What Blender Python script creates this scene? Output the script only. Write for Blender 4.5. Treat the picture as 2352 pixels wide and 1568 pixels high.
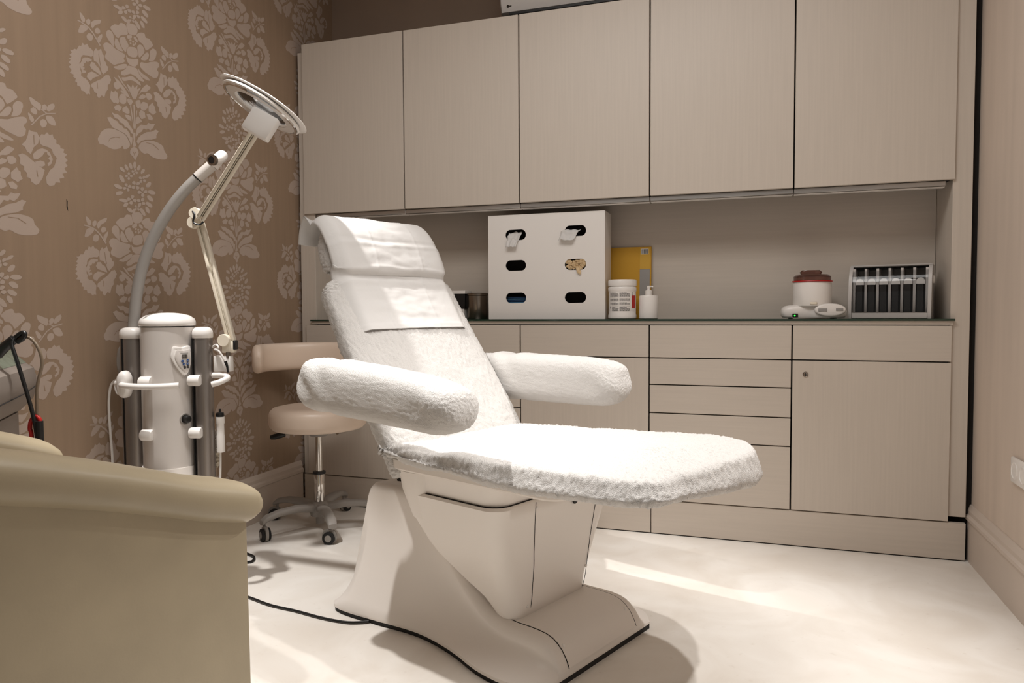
import bpy, bmesh, math, random
from mathutils import Vector, Matrix, noise
random.seed(7)
for o in list(bpy.data.objects): bpy.data.objects.remove(o)
scene = bpy.context.scene
COL = scene.collection
PI = math.pi

# ---------------------------------------------------------------- camera, world, lights, exposure
cam_data = bpy.data.cameras.new('camera')
cam = bpy.data.objects.new('camera', cam_data); COL.objects.link(cam)
cam_data.sensor_fit = 'HORIZONTAL'; cam_data.sensor_width = 36.0; cam_data.lens = 25.354
cam_data.clip_start = 0.05
yaw, pitch, roll = math.radians(18.1815), math.radians(2.49448), math.radians(-0.317016)
fw = Vector((-math.sin(yaw)*math.cos(pitch), math.cos(yaw)*math.cos(pitch), -math.sin(pitch)))
rt = Vector((math.cos(yaw), math.sin(yaw), 0)); up = rt.cross(fw)
r2 = math.cos(roll)*rt + math.sin(roll)*up; u2 = -math.sin(roll)*rt + math.cos(roll)*up
mw = Matrix((r2, u2, -fw)).transposed().to_4x4(); mw.translation = Vector((0, 0, 0.94888))
cam.matrix_world = mw
scene.camera = cam

scene.view_settings.view_transform = 'Standard'; scene.view_settings.look = 'None'
scene.view_settings.gamma = 1.0; scene.view_settings.use_curve_mapping = False
scene.view_settings.exposure = 0.0

world = bpy.data.worlds.new('ambient_fill'); scene.world = world; world.use_nodes = True  # added even ambient fill, coming in through the open front
bg = world.node_tree.nodes['Background']; bg.inputs[0].default_value = (1.0, 0.93, 0.86, 1); bg.inputs[1].default_value = 0.22

def light(name, kind, loc, target, energy, color, **kw):
    d = bpy.data.lights.new(name, kind); d.energy = energy; d.color = color
    for k, v in kw.items(): setattr(d, k, v)
    o = bpy.data.objects.new(name, d); COL.objects.link(o); o.location = loc
    o.rotation_euler = (Vector(target) - Vector(loc)).to_track_quat('-Z', 'Y').to_euler()
    return o
WHITE = (1.0, 0.98, 0.955)
light('ceiling_spotlight', 'SPOT', (0.68, 1.86, 2.70), (-0.30, 1.88, 0.3), 108, WHITE, spot_size=math.radians(62), spot_blend=0.8, shadow_soft_size=0.03)
light('ceiling_spotlight', 'SPOT', (0.66, 2.52, 2.70), (-0.30, 1.88, 0.3), 125, WHITE, spot_size=math.radians(58), spot_blend=0.8, shadow_soft_size=0.03)
light('ceiling_spotlight', 'SPOT', (-1.76, 1.60, 2.70), (-1.04, 1.80, 0.0), 200, WHITE, spot_size=math.radians(52), spot_blend=0.6, shadow_soft_size=0.025)
light('ceiling_fill', 'AREA', (0.0, 1.75, 2.74), (0.0, 1.75, 0.0), 8, WHITE, shape='RECTANGLE', size=1.0, size_y=0.6)  # added soft fill under the ceiling, not a fixture
light('ceiling_fill', 'AREA', (-0.75, 1.35, 2.74), (-0.75, 1.35, 0.0), 24, WHITE, shape='RECTANGLE', size=1.2, size_y=0.8)  # second added fill, lifts the left side of the room

# ---------------------------------------------------------------- materials
def lin(c): return tuple(((v/255)/12.92 if v/255 <= 0.04045 else ((v/255+0.055)/1.055)**2.4) for v in c)
def mat(name, rgb, rough=0.5, metal=0.0, bump=None, var=None, spec=0.5, coat=0.0, trans=0.0, emit=None, coord='Object'):
    """rgb in 0-255 sRGB albedo; bump=(scale, strength, distance, stretch); var=(scale, amount, stretch)"""
    m = bpy.data.materials.new(name); m.use_nodes = True; nt = m.node_tree; b = nt.nodes['Principled BSDF']
    c = lin(rgb); b.inputs['Base Color'].default_value = (*c, 1); b.inputs['Roughness'].default_value = rough
    b.inputs['Metallic'].default_value = metal; b.inputs['Specular IOR Level'].default_value = spec
    b.inputs['Coat Weight'].default_value = coat; b.inputs['Transmission Weight'].default_value = trans
    if emit: b.inputs['Emission Color'].default_value = (*lin(emit[0]), 1); b.inputs['Emission Strength'].default_value = emit[1]
    if bump or var:
        tc = nt.nodes.new('ShaderNodeTexCoord')
    def nz(scale, stretch, detail=4):
        mp = nt.nodes.new('ShaderNodeMapping'); mp.inputs['Scale'].default_value = stretch
        nt.links.new(tc.outputs[coord], mp.inputs['Vector'])
        n = nt.nodes.new('ShaderNodeTexNoise'); n.inputs['Scale'].default_value = scale; n.inputs['Detail'].default_value = detail
        nt.links.new(mp.outputs[0], n.inputs['Vector']); return n
    if var:
        n = nz(var[0], var[2]); r = nt.nodes.new('ShaderNodeValToRGB')
        a = var[1]
        r.color_ramp.elements[0].position = 0.3; r.color_ramp.elements[1].position = 0.7
        r.color_ramp.elements[0].color = (*[v*(1-a) for v in c], 1); r.color_ramp.elements[1].color = (*[min(1, v*(1+a)) for v in c], 1)
        nt.links.new(n.outputs['Fac'], r.inputs['Fac']); nt.links.new(r.outputs['Color'], b.inputs['Base Color'])
    if bump:
        n = nz(bump[0], bump[3], 6); bp = nt.nodes.new('ShaderNodeBump'); bp.inputs['Strength'].default_value = bump[1]; bp.inputs['Distance'].default_value = bump[2]
        nt.links.new(n.outputs['Fac'], bp.inputs['Height']); nt.links.new(bp.outputs['Normal'], b.inputs['Normal'])
    return m
I3 = (1, 1, 1)
M = {}
M['lam_v'] = mat('pale_laminate_vertical_grain', (202, 191, 179), 0.45, var=(14, 0.028, (9, 9, 0.25)), bump=(40, 0.05, 0.002, (6, 6, 0.2)))
M['lam_h'] = mat('pale_laminate_horizontal_grain', (202, 191, 179), 0.45, var=(14, 0.028, (0.25, 9, 9)), bump=(40, 0.05, 0.002, (0.2, 6, 6)))
M['seam'] = mat('dark_gap', (22, 18, 15), 0.9)
M['glass_top'] = mat('dark_green_glass', (38, 58, 46), 0.08, spec=0.6)
M['alu'] = mat('aluminium', (176, 172, 168), 0.35, 0.9, bump=(60, 0.05, 0.001, (1, 40, 40)))
M['alu_v'] = mat('brushed_aluminium_tube', (150, 143, 138), 0.38, 0.85, bump=(60, 0.05, 0.001, (20, 20, 0.4)))
M['chrome'] = mat('chrome', (215, 212, 208), 0.08, 1.0)
M['steel'] = mat('brushed_steel', (150, 140, 130), 0.28, 1.0)
M['white_pl'] = mat('white_plastic', (232, 227, 222), 0.32)
M['white_sat'] = mat('satin_white_moulding', (236, 229, 222), 0.30, bump=(500, 0.06, 0.001, I3))
M['grey_pl'] = mat('grey_plastic', (150, 144, 138), 0.45)
M['column'] = mat('pearl_grey_enamel', (205, 198, 192), 0.25, coat=0.2)
M['black'] = mat('black_plastic', (16, 15, 15), 0.4)
M['rubber'] = mat('black_rubber', (20, 18, 18), 0.7)
M['cream_vinyl'] = mat('pale_cream_vinyl', (236, 216, 198), 0.36, bump=(220, 0.08, 0.001, I3))
M['white_vinyl'] = mat('white_vinyl', (228, 220, 212), 0.4)
M['hide'] = mat('worn_cream_leather', (172, 158, 132), 0.36, var=(5, 0.10, I3), bump=(260, 0.12, 0.001, I3))
M['terry'] = mat('white_terry', (214, 210, 206), 0.95, spec=0.1, bump=(520, 0.8, 0.004, I3))
M['cotton'] = mat('white_cotton', (212, 209, 206), 0.9, spec=0.1, bump=(45, 0.25, 0.004, I3))
M['paint'] = mat('taupe_wall_paint', (146, 126, 110), 0.85, var=(3, 0.04, I3))
M['wallr'] = mat('pale_wall_panel', (206, 190, 176), 0.7, var=(4, 0.05, (4, 4, 0.4)))
M['trimw'] = mat('warm_white_trim_paint', (205, 191, 179), 0.45, var=(4, 0.03, I3))
M['ceil'] = mat('ceiling_paint', (190, 178, 168), 0.9)
M['paper'] = mat('taupe_wallpaper', (150, 127, 105), 0.75, var=(6, 0.05, (8, 8, 0.3)))
M['paper_f'] = mat('wallpaper_flower', (178, 160, 147), 0.55, var=(6, 0.04, I3))
M['yellow'] = mat('mustard_card', (196, 146, 28), 0.6)
M['label'] = mat('label_grey_print', (150, 146, 142), 0.6)
M['pale_grey'] = mat('pale_grey_plastic', (190, 185, 181), 0.4)
M['red'] = mat('red_plastic', (176, 24, 20), 0.4)
M['blue'] = mat('blue_button', (16, 66, 128), 0.35)
M['screen'] = mat('green_grey_screen', (112, 122, 108), 0.25, var=(30, 0.2, (1, 1, 1)))
M['lcd'] = mat('dark_display', (52, 46, 40), 0.2)
M['devgrey'] = mat('device_grey_shell', (128, 118, 110), 0.55)
M['grey_hose'] = mat('grey_arm_enamel', (158, 153, 148), 0.42)
M['ivory'] = mat('ivory_enamel', (228, 218, 200), 0.35)
M['brownlid'] = mat('smoked_brown_lid', (140, 98, 86), 0.12, trans=0.7)
M['clear'] = mat('clear_plastic', (225, 222, 220), 0.08, trans=0.9)
M['lens'] = mat('magnifier_glass', (250, 248, 246), 0.02, trans=1.0)
M['latex'] = mat('latex_glove', (205, 178, 138), 0.6)
M['bluecloth'] = mat('blue_wipes', (70, 110, 140), 0.8)
M['led'] = mat('green_led', (40, 255, 60), 0.4, emit=((40, 255, 60), 4))
M['inner_shade'] = mat('box_inner_shade', (30, 24, 22), 0.9)

def film():
    m = bpy.data.materials.new('thin_clear_sheet'); m.use_nodes = True; nt = m.node_tree; nt.nodes.remove(nt.nodes['Principled BSDF'])
    f = nt.nodes.new('ShaderNodeFresnel'); f.inputs['IOR'].default_value = 1.5
    t = nt.nodes.new('ShaderNodeBsdfTransparent'); t.inputs['Color'].default_value = (.95, .95, .95, 1)
    g = nt.nodes.new('ShaderNodeBsdfGlossy'); g.inputs['Roughness'].default_value = .04
    x = nt.nodes.new('ShaderNodeMixShader')
    nt.links.new(f.outputs[0], x.inputs[0]); nt.links.new(t.outputs[0], x.inputs[1]); nt.links.new(g.outputs[0], x.inputs[2])
    nt.links.new(x.outputs[0], nt.nodes['Material Output'].inputs['Surface'])
    return m
M['film'] = film()
def floor_mat():
    m = mat('pale_microcement', (222, 206, 186), 0.42, bump=(14, 0.06, 0.004, I3)); nt = m.node_tree; b = nt.nodes['Principled BSDF']
    tc = nt.nodes.new('ShaderNodeTexCoord')
    n1 = nt.nodes.new('ShaderNodeTexNoise'); n1.inputs['Scale'].default_value = 3.2; n1.inputs['Detail'].default_value = 8; n1.inputs['Distortion'].default_value = 1.2
    nt.links.new(tc.outputs['Object'], n1.inputs['Vector'])
    r = nt.nodes.new('ShaderNodeValToRGB'); e = r.color_ramp.elements
    e[0].position = 0.32; e[0].color = (*lin((226, 218, 208)), 1); e[1].position = 0.66; e[1].color = (*lin((240, 235, 228)), 1)
    nt.links.new(n1.outputs['Fac'], r.inputs['Fac'])
    n2 = nt.nodes.new('ShaderNodeTexNoise'); n2.inputs['Scale'].default_value = 38; n2.inputs['Detail'].default_value = 5
    nt.links.new(tc.outputs['Object'], n2.inputs['Vector'])
    r2_ = nt.nodes.new('ShaderNodeValToRGB'); r2_.color_ramp.elements[0].position = 0.24; r2_.color_ramp.elements[1].position = 0.36
    r2_.color_ramp.elements[0].color = (0.62, 0.55, 0.48, 1); r2_.color_ramp.elements[1].color = (1, 1, 1, 1)
    nt.links.new(n2.outputs['Fac'], r2_.inputs['Fac'])
    mx = nt.nodes.new('ShaderNodeMix'); mx.data_type = 'RGBA'; mx.blend_type = 'MULTIPLY'; mx.inputs['Factor'].default_value = 0.22
    nt.links.new(r.outputs['Color'], mx.inputs['A']); nt.links.new(r2_.outputs['Color'], mx.inputs['B'])
    nt.links.new(mx.outputs['Result'], b.inputs['Base Color'])
    return m
M['floor'] = floor_mat()

# ---------------------------------------------------------------- mesh helpers
def catmull(P, n=6, closed=False):
    P = [Vector(p) for p in P]; N = len(P); out = []
    rng = range(N) if closed else range(N-1)
    for i in rng:
        if closed: a, b, c, d = P[i-1], P[i], P[(i+1) % N], P[(i+2) % N]
        else: a, b, c, d = P[max(i-1, 0)], P[i], P[i+1], P[min(i+2, N-1)]
        for j in range(n):
            t = j/n; out.append(0.5*((2*b)+(c-a)*t+(2*a-5*b+4*c-d)*t*t+(3*b-a-3*c+d)*t**3))
    if not closed: out.append(P[-1])
    return out
def interp(T, x):
    if x <= T[0][0]: return T[0][1]
    for (x0, y0), (x1, y1) in zip(T, T[1:]):
        if x <= x1: return y0 + (y1-y0)*(x-x0)/(x1-x0)
    return T[-1][1]
def smooth_interp(T, x):
    if x <= T[0][0]: return T[0][1]
    if x >= T[-1][0]: return T[-1][1]
    for i, ((x0, y0), (x1, y1)) in enumerate(zip(T, T[1:])):
        if x <= x1:
            m0 = (y1-T[i-1][1])/(x1-T[i-1][0]) if i else (y1-y0)/(x1-x0)
            m1 = (T[i+2][1]-y0)/(T[i+2][0]-x0) if i+2 < len(T) else (y1-y0)/(x1-x0)
            h = x1-x0; t = (x-x0)/h
            return (2*t**3-3*t*t+1)*y0+(t**3-2*t*t+t)*h*m0+(-2*t**3+3*t*t)*y1+(t**3-t*t)*h*m1
class MB:
    def __init__(s): s.v = []; s.f = []; s.m = []
    def add(s, V, F, mi=0, X=None):
        n = len(s.v)
        s.v += [tuple(X @ Vector(p)) if X else tuple(p) for p in V]
        s.f += [tuple(i+n for i in f) for f in F]; s.m += [mi]*len(F); return s
    def box(s, x0, x1, y0, y1, z0, z1, r=0.0, seg=2, mi=0, X=None):
        bm = bmesh.new(); bmesh.ops.create_cube(bm, size=1)
        for v in bm.verts: v.co = Vector((x0+(v.co.x+.5)*(x1-x0), y0+(v.co.y+.5)*(y1-y0), z0+(v.co.z+.5)*(z1-z0)))
        if r > 0: bmesh.ops.bevel(bm, geom=bm.edges[:], offset=r, segments=seg, profile=0.5, affect='EDGES')
        bm.verts.index_update(); s.add([v.co[:] for v in bm.verts], [[v.index for v in f.verts] for f in bm.faces], mi, X); bm.free(); return s
    def loft(s, rings, closed=True, cap0=True, cap1=True, mi=0, X=None):
        n = len(rings[0]); V = [p for r in rings for p in r]; F = []
        for i in range(len(rings)-1):
            for j in range(n if closed else n-1):
                k = (j+1) % n; F.append((i*n+j, i*n+k, (i+1)*n+k, (i+1)*n+j))
        if cap0: F.append(tuple(range(n))[::-1])
        if cap1: F.append(tuple(range((len(rings)-1)*n, len(rings)*n)))
        return s.add(V, F, mi, X)
    def lathe(s, prof, n=40, c=(0, 0, 0), mi=0, X=None):
        rings = [[(c[0]+r*math.cos(2*PI*j/n), c[1]+r*math.sin(2*PI*j/n), c[2]+z) for j in range(n)] for r, z in prof]
        return s.loft(rings, True, prof[0][0] > 1e-5, prof[-1][0] > 1e-5, mi, X)
    def tube(s, P, r, n=10, mi=0, smooth=0, X=None, flat=1.0):
        if smooth: P = catmull(P, smooth)
        P = [Vector(p) for p in P]; rings = []; prev = None
        for i, p in enumerate(P):
            t = (P[min(i+1, len(P)-1)]-P[max(i-1, 0)]).normalized()
            if prev is None:
                a = Vector((0, 0, 1)) if abs(t.z) < .9 else Vector((1, 0, 0)); prev = t.cross(a).normalized()
            prev = (prev - t*prev.dot(t)).normalized(); b = t.cross(prev)
            rr = r(i/(len(P)-1)) if callable(r) else r
            rings.append([tuple(p+prev*rr*math.cos(2*PI*j/n)+b*rr*flat*math.sin(2*PI*j/n)) for j in range(n)])
        return s.loft(rings, True, True, True, mi, X)
    def prism(s, poly, f0, f1, mi=0, X=None):
        """poly of 2D points; f0/f1 map a 2D point to 3D on the two faces"""
        return s.loft([[f0(p) for p in poly], [f1(p) for p in poly]], True, True, True, mi, X)
    def grid(s, G, mi=0, X=None):
        h = len(G); w = len(G[0]); V = [p for r in G for p in r]
        return s.add(V, [(i*w+j, i*w+j+1, (i+1)*w+j+1, (i+1)*w+j) for i in range(h-1) for j in range(w-1)], mi, X)
    def build(s, name, mats, parent=None, angle=40, label=None, fuzz=None):
        me = bpy.data.meshes.new(name); me.from_pydata(s.v, [], s.f)
        for m in (mats if isinstance(mats, (list, tuple)) else [mats]): me.materials.append(m)
        me.polygons.foreach_set('material_index', s.m)
        bm = bmesh.new(); bm.from_mesh(me); bmesh.ops.recalc_face_normals(bm, faces=bm.faces[:])
        if fuzz:
            bm.normal_update()
            for v, d in [(v, v.normal*fuzz(v.co)) for v in bm.verts]: v.co += d
        bm.to_mesh(me); bm.free()
        me.polygons.foreach_set('use_smooth', [True]*len(me.polygons))
        me.set_sharp_from_angle(angle=math.radians(angle)); me.update()
        o = bpy.data.objects.new(name, me); COL.objects.link(o)
        if parent: o.parent = parent
        if label: o['label'] = label
        return o
def tag(o, label, cat, group=None):
    o['label'] = label; o['category'] = cat
    if group: o['group'] = group
    return o
def empty(name, label, cat, loc=(0, 0, 0), rz=0.0, group=None):
    o = bpy.data.objects.new(name, None); COL.objects.link(o); o.location = loc; o.rotation_euler = (0, 0, rz); o.empty_display_size = 0.1
    return tag(o, label, cat, group)
def struct(o): o['kind'] = 'structure'; return o
def copy_tree(o, parent=None):
    c = o.copy(); COL.objects.link(c)
    if parent: c.parent = parent
    for ch in list(o.children): copy_tree(ch, c)
    return c
def sellipse(a, b, n, e=2.6, c=(0, 0)):
    raw = []
    for j in range(n*4):
        t = 2*PI*j/(n*4); x = math.cos(t); y = math.sin(t)
        raw.append(Vector((c[0]+a*math.copysign(abs(x)**(2/e), x), c[1]+b*math.copysign(abs(y)**(2/e), y))))
    raw.append(raw[0]); D_ = [0.0]
    for p, q in zip(raw, raw[1:]): D_.append(D_[-1]+(q-p).length)
    out = []; i = 0
    for k in range(n):                     # even spacing along the outline
        d = D_[-1]*k/n
        while D_[i+1] < d: i += 1
        p = raw[i].lerp(raw[i+1], (d-D_[i])/max(1e-12, D_[i+1]-D_[i])); out.append((p.x, p.y))
    return out
def rrect(x0, x1, y0, y1, r, n=6):
    out = []
    for cx, cy, a0 in ((x1-r, y1-r, 0), (x0+r, y1-r, 90), (x0+r, y0+r, 180), (x1-r, y0+r, 270)):
        for k in range(n+1):
            a = math.radians(a0+90*k/n); out.append((cx+r*math.cos(a), cy+r*math.sin(a)))
    return out
def resample(P, step):
    P = [Vector(p) for p in P]; P.append(P[0]); out = []; carry = 0.0
    L = sum((P[i+1]-P[i]).length for i in range(len(P)-1)); n = max(8, int(L/step)); st = L/n; d = 0.0; i = 0; acc = 0.0
    for k in range(n):
        tgt = k*st
        while acc+(P[i+1]-P[i]).length < tgt-1e-9: acc += (P[i+1]-P[i]).length; i += 1
        seg = (P[i+1]-P[i]); out.append(P[i]+seg*((tgt-acc)/max(seg.length, 1e-9)))
    return out

# ---------------------------------------------------------------- room
D = 3.0465            # the cabinet fronts stand at this depth
XL, XR, YB, ZC = -2.11, 0.80, 3.40, 2.78
struct(MB().add([(XL, -1.6, 0), (1.2, -1.6, 0), (1.2, YB, 0), (XL, YB, 0)], [(0, 1, 2, 3)]).build('floor', M['floor']))
struct(MB().box(XL, 1.2, -1.6, YB, ZC, ZC+.05).build('ceiling', M['ceil']))
struct(MB().box(XL-.1, 1.2, YB, YB+.08, 0, ZC).build('wall_back', M['paint']))
struct(MB().box(XR, XR+.08, 0.9, YB, 0, ZC).build('wall_right', M['wallr']))

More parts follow.
